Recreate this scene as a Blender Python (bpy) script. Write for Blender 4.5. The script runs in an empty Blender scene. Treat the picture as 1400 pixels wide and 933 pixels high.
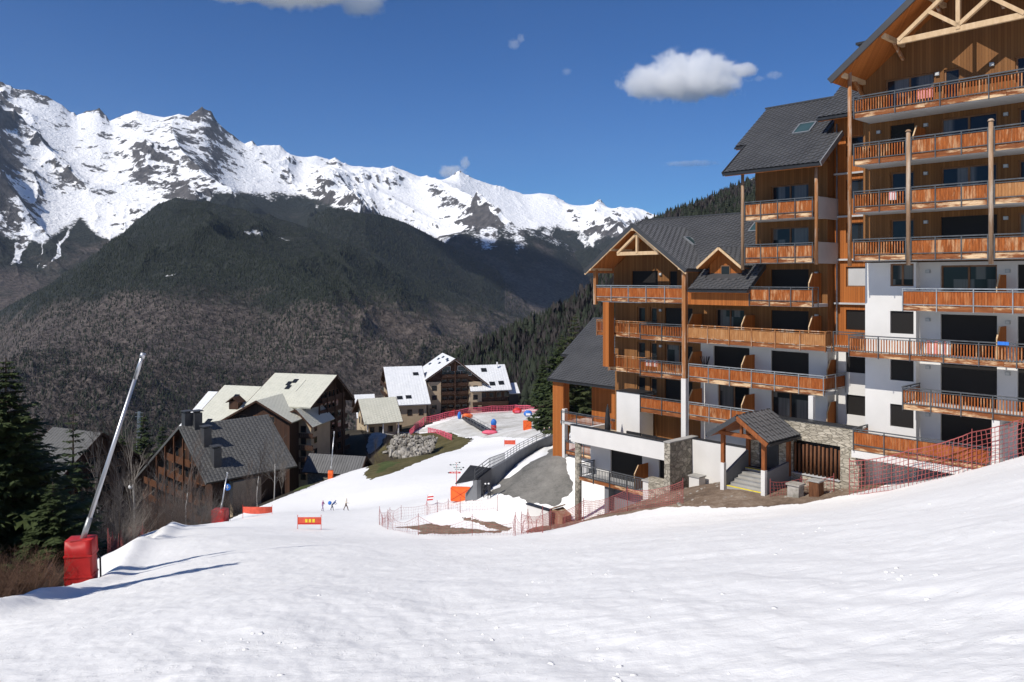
import bpy, bmesh, math, random
import numpy as np
from mathutils import Vector, Matrix
R = math.radians
random.seed(7); RNG = np.random.default_rng(7)
S = bpy.context.scene
COL = S.collection
# ------------------------------------------------------------------ camera, sky, sun, exposure
FPX, YH = 1100.0, 382.0            # focal length and horizon row on the 1400 x 933 photograph
cd = bpy.data.cameras.new('camera'); cam = bpy.data.objects.new('camera', cd); COL.objects.link(cam)
cam.location = (0, 0, 0); cam.rotation_euler = (R(90), 0, 0)
cd.sensor_width = 36.0; cd.lens = 36.0*FPX/1400.0; cd.shift_y = -(466.5-YH)/1400.0
cd.clip_start = 0.1; cd.clip_end = 60000.0
S.camera = cam
SUN_EL = R(47.0); SUN_AZ = math.atan2(-0.755, -0.656)     # clockwise from +Y
SV = Vector((math.sin(SUN_AZ)*math.cos(SUN_EL), math.cos(SUN_AZ)*math.cos(SUN_EL), math.sin(SUN_EL)))
W = bpy.data.worlds.new('World'); S.world = W; W.use_nodes = True
nt = W.node_tree; bg = nt.nodes['Background']
sky = nt.nodes.new('ShaderNodeTexSky'); sky.sky_type = 'NISHITA'; sky.sun_disc = False
sky.sun_elevation = SUN_EL; sky.sun_rotation = SUN_AZ % (2*math.pi)
sky.altitude = 1900; sky.air_density = 1.0; sky.dust_density = 0.05; sky.ozone_density = 5.0
hs = nt.nodes.new('ShaderNodeHueSaturation'); hs.inputs['Saturation'].default_value = 1.12
nt.links.new(sky.outputs[0], hs.inputs['Color']); tn_ = nt.nodes.new('ShaderNodeMix'); tn_.data_type = 'RGBA'; tn_.blend_type = 'MULTIPLY'; tn_.inputs[0].default_value = 1.0; tn_.inputs[7].default_value = (0.58, 1.0, 1.40, 1)
nt.links.new(hs.outputs[0], tn_.inputs[6]); nt.links.new(tn_.outputs[2], bg.inputs[0]); bg.inputs[1].default_value = 0.064
sl = bpy.data.lights.new('sun', 'SUN'); sl.energy = 4.9; sl.angle = R(0.53); sl.color = (1.0, 0.945, 0.86)
so = bpy.data.objects.new('sun', sl); COL.objects.link(so); so.location = SV*200
so.rotation_euler = (-SV).to_track_quat('-Z', 'Y').to_euler()
S.view_settings.view_transform = 'Standard'; S.view_settings.look = 'None'
S.view_settings.exposure = 0.06; S.view_settings.gamma = 1.0; S.view_settings.use_curve_mapping = False
S.render.engine = 'CYCLES'
S.cycles.max_bounces = 14
S.cycles.diffuse_bounces = 4; S.cycles.glossy_bounces = 4; S.cycles.transparent_max_bounces = 12; S.cycles.volume_bounces = 14

# ------------------------------------------------------------------ materials
MATS = {}
class NT:
    """small node-tree writer"""
    def __init__(s, m): s.t = m.node_tree; s.n = s.t.nodes; s.l = s.t.links
    def add(s, typ, **kw):
        n = s.n.new(typ)
        for k, v in kw.items():
            if k.startswith('i_'):
                key = k[2:]; key = int(key) if key.isdigit() else key
                if hasattr(v, 'is_linked'): s.l.new(v, n.inputs[key])
                else: n.inputs[key].default_value = v
            else: setattr(n, k, v)
        return n
    def math(s, op, a, b=None, clamp=False):
        n = s.n.new('ShaderNodeMath'); n.operation = op; n.use_clamp = clamp
        for i, v in enumerate((a, b)):
            if v is None: continue
            if hasattr(v, 'is_linked'): s.l.new(v, n.inputs[i])
            else: n.inputs[i].default_value = v
        return n.outputs[0]
    def mix(s, f, a, b, blend='MIX'):
        n = s.n.new('ShaderNodeMix'); n.data_type = 'RGBA'; n.blend_type = blend
        for k, v in ((0, f), (6, a), (7, b)):
            if hasattr(v, 'is_linked'): s.l.new(v, n.inputs[k])
            else: n.inputs[k].default_value = v if k == 0 else (*v, 1.0)[:4]
        return n.outputs[2]
    def ramp(s, f, stops):
        n = s.n.new('ShaderNodeValToRGB'); s.l.new(f, n.inputs[0])
        e = n.color_ramp.elements
        while len(e) < len(stops): e.new(0.5)
        for i, (p, c) in enumerate(stops):
            e[i].position = p; e[i].color = (c, c, c, 1) if not hasattr(c, '__len__') else (*c, 1)
        return n.outputs[0]
    def noise(s, vec, scale, detail=4, rough=0.55, out=0, **kw):
        n = s.add('ShaderNodeTexNoise', i_Scale=scale, i_Detail=detail, i_Roughness=rough, **kw)
        if vec is not None: s.l.new(vec, n.inputs['Vector'])
        return n.outputs[out]
def newmat(name, rough=0.7, metal=0.0, spec=0.3):
    m = bpy.data.materials.new(name); m.use_nodes = True
    t = NT(m); p = t.n['Principled BSDF']
    p.inputs['Roughness'].default_value = rough; p.inputs['Metallic'].default_value = metal
    p.inputs['Specular IOR Level'].default_value = spec
    MATS[name] = m
    return m, t, p
def bump(t, p, h, strength=0.4, dist=0.02):
    b = t.add('ShaderNodeBump', i_Strength=strength, i_Distance=dist, i_Height=h)
    t.l.new(b.outputs[0], p.inputs['Normal'])
def plain(name, col, rough=0.6, metal=0.0, spec=0.3, var=0.12, scale=3.0):
    """one paint colour with a little uneven wear"""
    m, t, p = newmat(name, rough, metal, spec)
    tc = t.add('ShaderNodeTexCoord').outputs['Object']
    n = t.noise(tc, scale, 5)
    f = t.ramp(n, [(0.3, 0.0), (0.7, 1.0)])
    a = tuple(max(0, c*(1-var)) for c in col); b = tuple(min(1, c*(1+var)) for c in col)
    t.l.new(t.mix(f, a, b), p.inputs['Base Color'])
    return m
def sep(t, vec):
    n = t.add('ShaderNodeSeparateXYZ', i_0=vec); return n.outputs
def comb(t, x, y, z):
    n = t.add('ShaderNodeCombineXYZ')
    for i, v in enumerate((x, y, z)):
        if hasattr(v, 'is_linked'): t.l.new(v, n.inputs[i])
        else: n.inputs[i].default_value = v
    return n.outputs[0]
def boards(name, cols, width=0.14, pale=(0.5, 0.36, 0.22), paleamt=0.0, gap=0.07):
    """upright timber boards: each board its own tone, grain along the board, dark joints"""
    m, t, p = newmat(name, 0.72, 0.0, 0.2)
    tc = t.add('ShaderNodeTexCoord').outputs['Object']
    x, y, z = sep(t, tc)[:3]
    q = t.math('DIVIDE', t.math('ADD', x, y), width)
    idx = t.math('FLOOR', q); fr = t.math('FRACT', q)
    wn = t.add('ShaderNodeTexWhiteNoise', noise_dimensions='1D', i_W=idx).outputs['Value']
    gv = comb(t, t.math('MULTIPLY', q, 3.0), idx, t.math('MULTIPLY', z, 0.6))
    gr = t.noise(gv, 2.5, 6, 0.65)
    f = t.math('ADD', t.math('MULTIPLY', wn, 0.6), t.math('MULTIPLY', gr, 0.5), True)
    c = t.mix(f, cols[0], cols[1])
    if paleamt:
        pv = comb(t, t.math('MULTIPLY', q, 0.9), 0.0, t.math('MULTIPLY', z, 1.7))
        pn = t.noise(pv, 1.3, 6, 0.7)
        pf = t.ramp(pn, [(0.5, 0.0), (0.68, 1.0)])
        c = t.mix(t.math('MULTIPLY', pf, paleamt), c, pale)
    e = t.math('LESS_THAN', fr, gap)
    c = t.mix(t.math('MULTIPLY', e, 0.75), c, (0.03, 0.016, 0.008))
    t.l.new(c, p.inputs['Base Color'])
    bump(t, p, t.math('SUBTRACT', t.math('MULTIPLY', gr, 0.3), e), 0.5, 0.012)
    return m
boards('wall_boards', ((0.13, 0.055, 0.018), (0.255, 0.118, 0.042)), 0.15)
boards('wall_boards_orange', ((0.23, 0.068, 0.015), (0.42, 0.138, 0.032)), 0.15)
boards('old_boards', ((0.035, 0.02, 0.014), (0.085, 0.042, 0.026)), 0.2)
def timber(name, a, b, pale=None, amt=0.6, sc=(6, 6, 0.8), rough=0.7):
    m, t, p = newmat(name, rough, 0, 0.2)
    tc = t.add('ShaderNodeTexCoord').outputs['Object']
    oi = t.add('ShaderNodeObjectInfo').outputs['Random']
    x, y, z = sep(t, tc)[:3]
    v = comb(t, t.math('MULTIPLY', x, sc[0]), t.math('ADD', t.math('MULTIPLY', y, sc[1]), t.math('MULTIPLY', oi, 37.0)), t.math('MULTIPLY', z, sc[2]))
    n = t.noise(v, 1.6, 7, 0.66)
    c = t.mix(t.ramp(n, [(0.3, 0), (0.72, 1)]), a, b)
    if pale:
        n2 = t.noise(v, 0.55, 5, 0.7)
        c = t.mix(t.math('MULTIPLY', t.ramp(n2, [(0.5, 0), (0.62, 1)]), amt), c, pale)
    t.l.new(c, p.inputs['Base Color']); bump(t, p, n, 0.3, 0.01)
    return m
timber('plank', (0.16, 0.043, 0.010), (0.38, 0.110, 0.024), (0.52, 0.30, 0.155), 0.75, (7.2, 7.2, 1.2))
timber('plank_red', (0.18, 0.045, 0.010), (0.38, 0.104, 0.022), (0.48, 0.22, 0.09), 0.45, (7.2, 7.2, 1.2))
timber('plank_new', (0.26, 0.11, 0.038), (0.42, 0.20, 0.075), (0.5, 0.30, 0.15), 0.4, (7.2, 7.2, 1.2))
timber('fascia', (0.13, 0.038, 0.012), (0.28, 0.10, 0.033), (0.66, 0.47, 0.28), 0.95, (0.9, 0.9, 5))
timber('beam_pale', (0.46, 0.31, 0.17), (0.62, 0.45, 0.28), None, 0, (3, 3, 1))
timber('post_wood', (0.22, 0.085, 0.028), (0.38, 0.17, 0.065), (0.5, 0.42, 0.34), 0.7, (5, 5, 0.5))
timber('post_grey', (0.20, 0.12, 0.07), (0.36, 0.23, 0.14), (0.48, 0.40, 0.32), 0.7, (5, 5, 0.5))
timber('porch_wood', (0.14, 0.045, 0.016), (0.30, 0.10, 0.032), None, 0, (4, 4, 1))
timber('log_wood', (0.07, 0.028, 0.014), (0.17, 0.075, 0.035), None, 0, (5, 5, 0.7))
plain('render_white', (0.62, 0.605, 0.58), 0.85, 0, 0.15, 0.05, 0.7)
plain('render_cream', (0.50, 0.40, 0.27), 0.85, 0, 0.15, 0.08, 0.5)
plain('render_tan', (0.46, 0.36, 0.25), 0.85, 0, 0.15, 0.08, 0.5)
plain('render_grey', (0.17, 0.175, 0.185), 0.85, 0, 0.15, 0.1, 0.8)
plain('slab', (0.44, 0.44, 0.44), 0.85, 0, 0.15, 0.12, 0.6)
plain('concrete', (0.33, 0.32, 0.30), 0.9, 0, 0.15, 0.2, 0.8)
plain('rail_metal', (0.10, 0.105, 0.11), 0.45, 0.4, 0.4, 0.25, 4)
plain('rail_light', (0.34, 0.35, 0.355), 0.42, 0.5, 0.4, 0.2, 4)
plain('dark_metal', (0.03, 0.031, 0.034), 0.45, 0.3, 0.4, 0.2, 2)
plain('window_wood', (0.19, 0.095, 0.045), 0.6, 0, 0.3, 0.2, 2)
plain('skylight_frame', (0.30, 0.31, 0.32), 0.4, 0.5, 0.4, 0.1, 2)
plain('aluminium', (0.52, 0.53, 0.55), 0.35, 0.7, 0.5, 0.1, 1)
plain('pad_red', (0.42, 0.018, 0.018), 0.5, 0, 0.35, 0.18, 1.4)
plain('pad_orange', (0.78, 0.13, 0.022), 0.5, 0, 0.35, 0.12, 1.4)
plain('net_red', (0.30, 0.075, 0.07), 0.6, 0, 0.3, 0.15, 1)
plain('net_pink', (0.72, 0.13, 0.20), 0.6, 0, 0.3, 0.15, 1)
plain('yellow_paint', (0.72, 0.58, 0.05), 0.6, 0, 0.3, 0.2, 3)
plain('blue_paint', (0.03, 0.16, 0.55), 0.5, 0, 0.3, 0.1, 1)
plain('white_paint', (0.8, 0.8, 0.8), 0.5, 0, 0.3, 0.05, 1)
plain('sign_white', (0.5, 0.5, 0.48), 0.5, 0, 0.3, 0.05, 1)
plain('red_paint', (0.55, 0.03, 0.03), 0.5, 0, 0.3, 0.1, 1)
plain('pink_cloth', (0.62, 0.25, 0.24), 0.9, 0, 0.1, 0.15, 3)
plain('black_rubber', (0.02, 0.02, 0.022), 0.7, 0, 0.3, 0.3, 2)
plain('roof_fascia', (0.055, 0.056, 0.06), 0.5, 0.2, 0.4, 0.1, 1)
plain('skin', (0.5, 0.28, 0.19), 0.6, 0, 0.3, 0.05, 3)
def glass(name, col, rough):
    m, t, p = newmat(name, rough, 0, 0.28)
    tc = t.add('ShaderNodeTexCoord').outputs['Object']
    n = t.noise(tc, 0.8, 2)
    t.l.new(t.mix(n, tuple(c*0.5 for c in col), tuple(c*1.5 for c in col)), p.inputs['Base Color'])
    bump(t, p, n, 0.05, 0.02)
glass('glass', (0.016, 0.018, 0.02), 0.06)
glass('glass_teal', (0.035, 0.065, 0.07), 0.04)
def glass_curtain():
    m, t, p = newmat('glass_curtain', 0.08, 0, 0.3)
    x, y, z = sep(t, t.add('ShaderNodeTexCoord').outputs['Object'])[:3]
    q = t.math('ADD', x, y)
    fold = t.noise(comb(t, t.math('MULTIPLY', q, 9.0), 0.0, t.math('MULTIPLY', z, 0.2)), 1.0, 2)
    where = t.ramp(t.noise(comb(t, t.math('MULTIPLY', q, 0.9), 0.0, t.math('FLOOR', t.math('DIVIDE', z, 2.6))), 1.0, 0), [(0.50, 0.0), (0.54, 1.0)])
    c = t.mix(fold, (0.05, 0.05, 0.05), (0.20, 0.19, 0.175))
    t.l.new(t.mix(where, (0.014, 0.015, 0.017), c), p.inputs['Base Color'])
glass_curtain()
def slatted(name, col, pitch):
    m, t, p = newmat(name, 0.55, 0, 0.25)
    z = sep(t, t.add('ShaderNodeTexCoord').outputs['Object'])[2]
    fr = t.math('FRACT', t.math('DIVIDE', z, pitch))
    e = t.math('LESS_THAN', fr, 0.18)
    t.l.new(t.mix(e, col, tuple(c*0.4 for c in col)), p.inputs['Base Color']); bump(t, p, e, 0.6, 0.01)
slatted('shutter', (0.016, 0.0135, 0.012), 0.055)
def roofmat(name, a, b, rough=0.45, metal=0.25):
    m, t, p = newmat(name, rough, metal, 0.5)
    tc = t.add('ShaderNodeTexCoord').outputs['Object']
    n = t.noise(tc, 0.6, 6, 0.6); n2 = t.noise(tc, 9, 3)
    f = t.math('ADD', t.math('MULTIPLY', n, 0.7), t.math('MULTIPLY', n2, 0.4), True)
    t.l.new(t.mix(t.ramp(f, [(0.3, 0), (0.75, 1)]), a, b), p.inputs['Base Color'])
roofmat('roof_grey', (0.052, 0.053, 0.056), (0.095, 0.096, 0.10), 0.5, 0.15)
roofmat('roof_old', (0.075, 0.074, 0.07), (0.125, 0.123, 0.116), 0.55, 0.1)
roofmat('roof_white', (0.62, 0.64, 0.66), (0.78, 0.79, 0.8), 0.6, 0)
roofmat('roof_cream', (0.50, 0.50, 0.42), (0.63, 0.62, 0.53), 0.6, 0)
def stonemat(name, a, b, sc, zs=2.2, dark=0.35):
    m, t, p = newmat(name, 0.85, 0, 0.2)
    tc = t.add('ShaderNodeTexCoord').outputs['Object']
    mp = t.add('ShaderNodeMapping', i_Vector=tc, i_Scale=(1, 1, zs)).outputs[0]
    v = t.add('ShaderNodeTexVoronoi', i_Vector=mp, i_Scale=sc)
    v2 = t.add('ShaderNodeTexVoronoi', feature='DISTANCE_TO_EDGE', i_Vector=mp, i_Scale=sc)
    n = t.noise(tc, 6, 5)
    g = t.add('ShaderNodeSeparateColor', i_0=v.outputs['Color']).outputs[0]
    f = t.math('ADD', t.math('MULTIPLY', g, 0.75), t.math('MULTIPLY', n, 0.3), True)
    c = t.mix(f, a, b); e = t.ramp(v2.outputs[0], [(0.0, 0.0), (0.09, 1.0)])
    c = t.mix(t.math('MULTIPLY', t.math('SUBTRACT', 1.0, e), 1-dark), c, tuple(x*0.3 for x in a))
    t.l.new(c, p.inputs['Base Color']); bump(t, p, t.math('ADD', e, t.math('MULTIPLY', g, 0.6)), 0.7, 0.04)
stonemat('stone_wall', (0.22, 0.195, 0.15), (0.52, 0.47, 0.38), 2.6, 3.0)
stonemat('stone_round', (0.17, 0.155, 0.125), (0.44, 0.40, 0.33), 3.2, 1.2)
def rockmat():
    m, t, p = newmat('boulder', 0.85, 0, 0.2)
    tc = t.add('ShaderNodeTexCoord').outputs['Object']; oi = t.add('ShaderNodeObjectInfo').outputs['Random']
    n = t.noise(tc, 2.0, 6, 0.65)
    c = t.mix(oi, (0.22, 0.20, 0.175), (0.50, 0.47, 0.43)); c = t.mix(t.ramp(n, [(0.35, 0.0), (0.7, 1.0)]), c, (0.16, 0.15, 0.12))
    t.l.new(c, p.inputs['Base Color']); bump(t, p, n, 0.5, 0.1)
rockmat()
def groundmat(name, cols, sc, rough=0.95, b=0.5, bd=0.06, spec=0.15):
    m, t, p = newmat(name, rough, 0, spec)
    tc = t.add('ShaderNodeTexCoord').outputs['Object']
    n1 = t.noise(tc, sc, 7, 0.62); n2 = t.noise(tc, sc*7, 5, 0.6); n3 = t.noise(tc, sc*40, 3, 0.6)
    f = t.math('ADD', t.math('ADD', t.math('MULTIPLY', n1, 0.5), t.math('MULTIPLY', n2, 0.3)), t.math('MULTIPLY', n3, 0.2))
    st = [(0.34+0.32*i/(len(cols)-1), c) for i, c in enumerate(cols)]
    t.l.new(t.ramp(f, st), p.inputs['Base Color'])
    bump(t, p, t.math('ADD', t.math('MULTIPLY', n2, 0.7), t.math('MULTIPLY', n3, 0.5)), b, bd)
groundmat('asphalt', [(0.06, 0.06, 0.058), (0.16, 0.155, 0.143), (0.25, 0.24, 0.22)], 0.16, 0.9, 0.2, 0.02)
groundmat('soil', [(0.075, 0.052, 0.038), (0.20, 0.145, 0.105), (0.33, 0.27, 0.21)], 0.5, 0.95, 0.8, 0.12)
groundmat('grass', [(0.035, 0.035, 0.016), (0.095, 0.082, 0.034), (0.17, 0.14, 0.07)], 0.3, 0.95, 0.8, 0.12)
groundmat('grass_green', [(0.03, 0.04, 0.014), (0.07, 0.09, 0.028), (0.12, 0.13, 0.05)], 0.4, 0.95, 0.8, 0.12)
groundmat('dirty_snow', [(0.30, 0.28, 0.24), (0.56, 0.55, 0.52), (0.74, 0.74, 0.73)], 0.12, 0.8, 0.4, 0.08)
groundmat('forest_floor', [(0.022, 0.02, 0.015), (0.05, 0.042, 0.03), (0.08, 0.07, 0.05)], 0.02, 0.95, 0.5, 0.5)
def snowmat():
    m, t, p = newmat('snow', 0.6, 0, 0.25)
    tc = t.add('ShaderNodeTexCoord').outputs['Object']
    wv = t.noise(tc, 0.25, 3, 0.5, out=1)
    wp = t.add('ShaderNodeVectorMath', operation='MULTIPLY_ADD', i_0=wv, i_1=(1.6, 1.6, 0.0), i_2=tc).outputs[0]
    # tracks run across the fall line; three families of different spacing and strength
    def track(rot, sx, sy, sc, det): return t.noise(t.add('ShaderNodeMapping', i_Vector=wp, i_Rotation=(0, 0, R(rot)), i_Scale=(sx, sy, 1.0)).outputs[0], sc, det, 0.6)
    g1 = track(-38, 0.28, 1.0, 1.6, 6); g2 = track(-62, 0.06, 1.0, 6.5, 3); g3 = track(12, 0.2, 1.0, 2.6, 5)
    where = t.ramp(t.noise(tc, 0.11, 3, 0.6), [(0.40, 0.0), (0.62, 1.0)])
    n2 = t.noise(tc, 0.8, 7, 0.6); n3 = t.noise(tc, 7, 6, 0.72)
    crumb = t.ramp(t.noise(tc, 5.5, 5, 0.75), [(0.56, 0.0), (0.70, 1.0)])
    patchy = t.ramp(t.noise(tc, 0.35, 4, 0.6), [(0.48, 0.0), (0.66, 1.0)])
    big = t.noise(tc, 0.05, 5, 0.6)
    c = t.mix(t.ramp(big, [(0.35, 0.0), (0.7, 1.0)]), (0.825, 0.82, 0.805), (0.90, 0.893, 0.875))
    sp = t.noise(tc, 19, 2, 0.5); c = t.mix(t.ramp(sp, [(0.745, 0.0), (0.77, 0.6)]), c, (0.36, 0.31, 0.25))
    c = t.mix(t.math('MULTIPLY', t.ramp(g1, [(0.55, 0.0), (0.7, 1.0)]), 0.25), c, (0.70, 0.69, 0.67))
    t.l.new(c, p.inputs['Base Color'])
    h = t.math('ADD', t.math('MULTIPLY', g1, 0.55), t.math('MULTIPLY', t.math('MULTIPLY', g2, where), 0.30))
    h = t.math('ADD', h, t.math('MULTIPLY', t.math('MULTIPLY', g3, t.math('SUBTRACT', 1.0, where)), 0.3))
    h = t.math('ADD', h, t.math('ADD', t.math('MULTIPLY', n2, 0.8), t.math('MULTIPLY', n3, 0.26)))
    h = t.math('ADD', h, t.math('MULTIPLY', t.math('MULTIPLY', crumb, patchy), 0.5))
    bump(t, p, h, 0.42, 0.15)
snowmat()
M = MATS

# ------------------------------------------------------------------ mesh helpers
class MB:
    def __init__(s): s.v = []; s.f = []
    def add(s, vs, fs):
        o = len(s.v); s.v += [tuple(x) for x in vs]; s.f += [tuple(i+o for i in q) for q in fs]; return s
    def box(s, x0, x1, y0, y1, z0, z1):
        if x0 > x1: x0, x1 = x1, x0
        if y0 > y1: y0, y1 = y1, y0
        if z0 > z1: z0, z1 = z1, z0
        return s.add([(x0,y0,z0),(x1,y0,z0),(x1,y1,z0),(x0,y1,z0),(x0,y0,z1),(x1,y0,z1),(x1,y1,z1),(x0,y1,z1)],
                     [(0,3,2,1),(4,5,6,7),(0,1,5,4),(1,2,6,5),(2,3,7,6),(3,0,4,7)])
    def b(s, u0, u1, v0, v1, w0, w1):      # facade coordinates: u along, v outwards, w up
        return s.box(u0, u1, -v1, -v0, w0, w1)
    def prism(s, pts, vec):
        n = len(pts); a = [Vector(p) for p in pts]; vec = Vector(vec)
        nrm = Vector((0, 0, 0))
        for i in range(n): nrm += a[i].cross(a[(i+1) % n])
        if nrm.dot(vec) > 0: a.reverse()
        return s.add([*a, *[p+vec for p in a]], [tuple(range(n)), tuple(range(2*n-1, n-1, -1))] +
                     [(i, i+n, (i+1) % n+n, (i+1) % n) for i in range(n)])
    def beam(s, p, q, w, h, up=(0, 0, 1)):
        p = Vector(p); q = Vector(q); d = (q-p).normalized(); up = Vector(up)
        if abs(d.dot(up)) > 0.98: up = Vector((1, 0, 0))
        sx = d.cross(up).normalized()*w/2; sy = sx.cross(d).normalized()*h/2
        c = [p-sx-sy, p+sx-sy, p+sx+sy, p-sx+sy]; e = [x+(q-p) for x in c]
        return s.add(c+e, [(0,3,2,1),(4,5,6,7),(0,1,5,4),(1,2,6,5),(2,3,7,6),(3,0,4,7)][::1])
    def tube(s, p, q, r0, r1=None, n=6, cap=True):
        r1 = r0 if r1 is None else r1
        p = Vector(p); q = Vector(q); d = (q-p).normalized()
        a = d.orthogonal().normalized(); b = d.cross(a)
        vs = []
        for c, r in ((p, r0), (q, r1)):
            for i in range(n):
                t = 2*math.pi*i/n; vs.append(c+a*r*math.cos(t)+b*r*math.sin(t))
        fs = [(i, (i+1) % n, n+(i+1) % n, n+i) for i in range(n)]
        if cap: fs += [tuple(range(n-1, -1, -1)), tuple(range(n, 2*n))]
        return s.add(vs, fs)
    def lathe(s, prof, c=(0, 0, 0), n=12):
        o = []; c = Vector(c)
        for r, z in prof:
            for i in range(n):
                t = 2*math.pi*i/n; o.append(c+Vector((r*math.cos(t), r*math.sin(t), z)))
        fs = []
        for k in range(len(prof)-1):
            for i in range(n): fs.append((k*n+i, k*n+(i+1) % n, (k+1)*n+(i+1) % n, (k+1)*n+i))
        fs += [tuple(range(n-1, -1, -1)), tuple((len(prof)-1)*n+i for i in range(n))]
        return s.add(o, fs)
    def blob(s, c, r, seed=0, amp=0.25, sub=1):
        bm = bmesh.new(); bmesh.ops.create_icosphere(bm, subdivisions=sub, radius=1.0)
        rr = random.Random(seed)
        vs = [Vector(c)+Vector((v.co.x*r[0], v.co.y*r[1], v.co.z*r[2]))*(1+rr.uniform(-amp, amp)) for v in bm.verts]
        bm.verts.index_update(); fs = [tuple(v.index for v in f.verts) for f in bm.faces]; bm.free()
        return s.add(vs, fs)
    def mesh(s, name, mat=None, smooth=False):
        me = bpy.data.meshes.new(name); me.from_pydata(s.v, [], s.f)
        if mat: me.materials.append(M[mat] if isinstance(mat, str) else mat)
        if smooth: me.shade_smooth()
        me.update(); return me
    def build(s, name, mat, parent=None, smooth=False, **props):
        return link(name, s.mesh(name, mat, smooth), parent, **props)
def link(name, me, parent=None, loc=None, rz=None, **props):
    o = bpy.data.objects.new(name, me); COL.objects.link(o)
    if parent is not None: o.parent = parent
    if loc is not None: o.location = loc
    if rz is not None: o.rotation_euler = (0, 0, rz)
    for k, v in props.items():
        if v is not None: o[k] = v
    return o
def thing(name, label, cat, loc=(0, 0, 0), rz=0.0, group=None):
    return link(name, None, None, loc, rz, label=label, category=cat, group=group)
def fast_mesh(name, co, quads, mat, smooth=True):
    me = bpy.data.meshes.new(name); co = np.asarray(co, np.float32); quads = np.asarray(quads, np.int32); k = quads.shape[1]
    me.vertices.add(len(co)); me.vertices.foreach_set('co', co.ravel())
    me.loops.add(quads.size); me.loops.foreach_set('vertex_index', quads.ravel())
    me.polygons.add(len(quads)); me.polygons.foreach_set('loop_start', np.arange(0, quads.size, k, dtype=np.int32))
    me.polygons.foreach_set('loop_total', np.full(len(quads), k, np.int32))
    me.update(calc_edges=True); me.validate()
    if smooth: me.shade_smooth()
    if mat: me.materials.append(M[mat])
    return me
def grid_quads(nr, nc):
    a = np.arange(nr*nc).reshape(nr, nc)
    return np.stack([a[:-1, :-1], a[:-1, 1:], a[1:, 1:], a[1:, :-1]], -1).reshape(-1, 4)
def ray(px, py, Y):                # a point of the photograph at depth Y metres
    return ((px-700)/FPX*Y, Y, -(py-YH)/FPX*Y)
# numpy noise
_P = np.random.default_rng(3).random((512, 512))
def vnoise(x, y):
    xi = np.floor(x).astype(int); yi = np.floor(y).astype(int); fx = x-xi; fy = y-yi
    fx = fx*fx*fx*(fx*(fx*6-15)+10); fy = fy*fy*fy*(fy*(fy*6-15)+10)
    g = lambda i, j: _P[i & 511, j & 511]
    return (g(xi, yi)*(1-fx)+g(xi+1, yi)*fx)*(1-fy)+(g(xi, yi+1)*(1-fx)+g(xi+1, yi+1)*fx)*fy
def fbm(x, y, oct=5, gain=0.5):
    a = 0; amp = 1.0; tot = 0
    for i in range(oct):
        c, s_ = math.cos(0.6*i), math.sin(0.6*i)
        a = a+amp*(vnoise((x*c-y*s_)*2**i+17.3*i, (x*s_+y*c)*2**i+5.1*i)-0.5); tot += amp; amp *= gain
    return a/tot*2
def ridged(x, y, oct=6, gain=0.55):
    a = 0; amp = 1.0; tot = 0; w = 1.0
    for i in range(oct):
        c, s_ = math.cos(0.7*i), math.sin(0.7*i)
        n = 1-np.abs(2*vnoise((x*c-y*s_)*2**i+11.7*i, (x*s_+y*c)*2**i+3.9*i)-1)
        n = n*n*w; w = np.clip(n*1.6, 0, 1); a = a+amp*n; tot += amp; amp *= gain
    return a/tot
# ------------------------------------------------------------------ terrain: heights from measured points, thin-plate spline
CONE = [(-1.2, -0.37), (-0.636, -0.34), (-0.536, -0.328), (-0.36, -0.2885), (-0.127, -0.288), (-0.055, -0.29), (0.091, -0.272), (0.273, -0.249), (0.436, -0.2345), (0.636, -0.177), (1.0, -0.09)]
def cone(a): return np.interp(a, [c[0] for c in CONE], [c[1] for c in CONE])
CP = [(0, 0, -1.7), (0, -25, 5), (25, -25, 10), (-25, -25, -2), (60, -40, 26), (-60, -40, -12), (0, -90, 22), (150, -100, 60), (-150, -100, -60)]
for a, ymax in ((-0.9, 10), (-0.636, 19), (-0.536, 30), (-0.45, 34), (-0.36, 60), (-0.24, 62), (-0.127, 62), (-0.055, 60), (0.02, 48), (0.091, 46), (0.18, 46), (0.273, 45.5), (0.436, 43.5), (0.54, 41), (0.636, 39), (0.8, 34), (1.1, 28)):
    for y in (5, 9, 15, 23, 33, 44, 60):
        if y < ymax*0.9: CP.append((a*y, y, -1.7+float(cone(a))*y))
    CP.append((a*ymax, ymax, -1.7+float(cone(a))*ymax))
for q in ((1440, 610, 38.5), (1184, 668, 46), (1046, 678, 47.2), (989, 665, 49.2), (916, 674, 53.8), (860, 694, 55.5), (787, 716, 60.2), (800, 690, 64), (830, 660, 66),
          (760, 622, 71), (720, 634, 75), (700, 646, 76), (672, 678, 78), (640, 688, 80), (560, 690, 86), (600, 702, 76),
          (455, 697, 105), (540, 665, 112), (600, 642, 126), (640, 640, 124), (660, 625, 140), (690, 612, 150), (750, 596, 160), (560, 628, 165), (520, 634, 150), (645, 601, 190),
          (700, 585, 205), (650, 583, 222), (750, 572, 225), (700, 562, 262), (640, 566, 258), (600, 577, 246), (560, 590, 240), (780, 552, 262),
          (155, 752, 45), (211, 722, 72), (298, 717, 98), (335, 700, 112), (400, 676, 125), (460, 652, 140),
          (92, 815, 31), (111, 816, 30), (135, 805, 31), (160, 785, 36), (0, 842, 24), (-70, 850, 20), (45, 828, 27), (298, 724, 72), (298, 721, 85), (335, 713, 75), (335, 709, 90), (400, 706, 80), (400, 699, 92), (250, 723, 70), (211, 729, 62), (455, 707, 80), (455, 701, 93), (510, 591, 215), (478, 588, 228), (600, 605, 200), (540, 640, 172), (530, 600, 222), (480, 625, 205)):
    CP.append(ray(*q))
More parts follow.
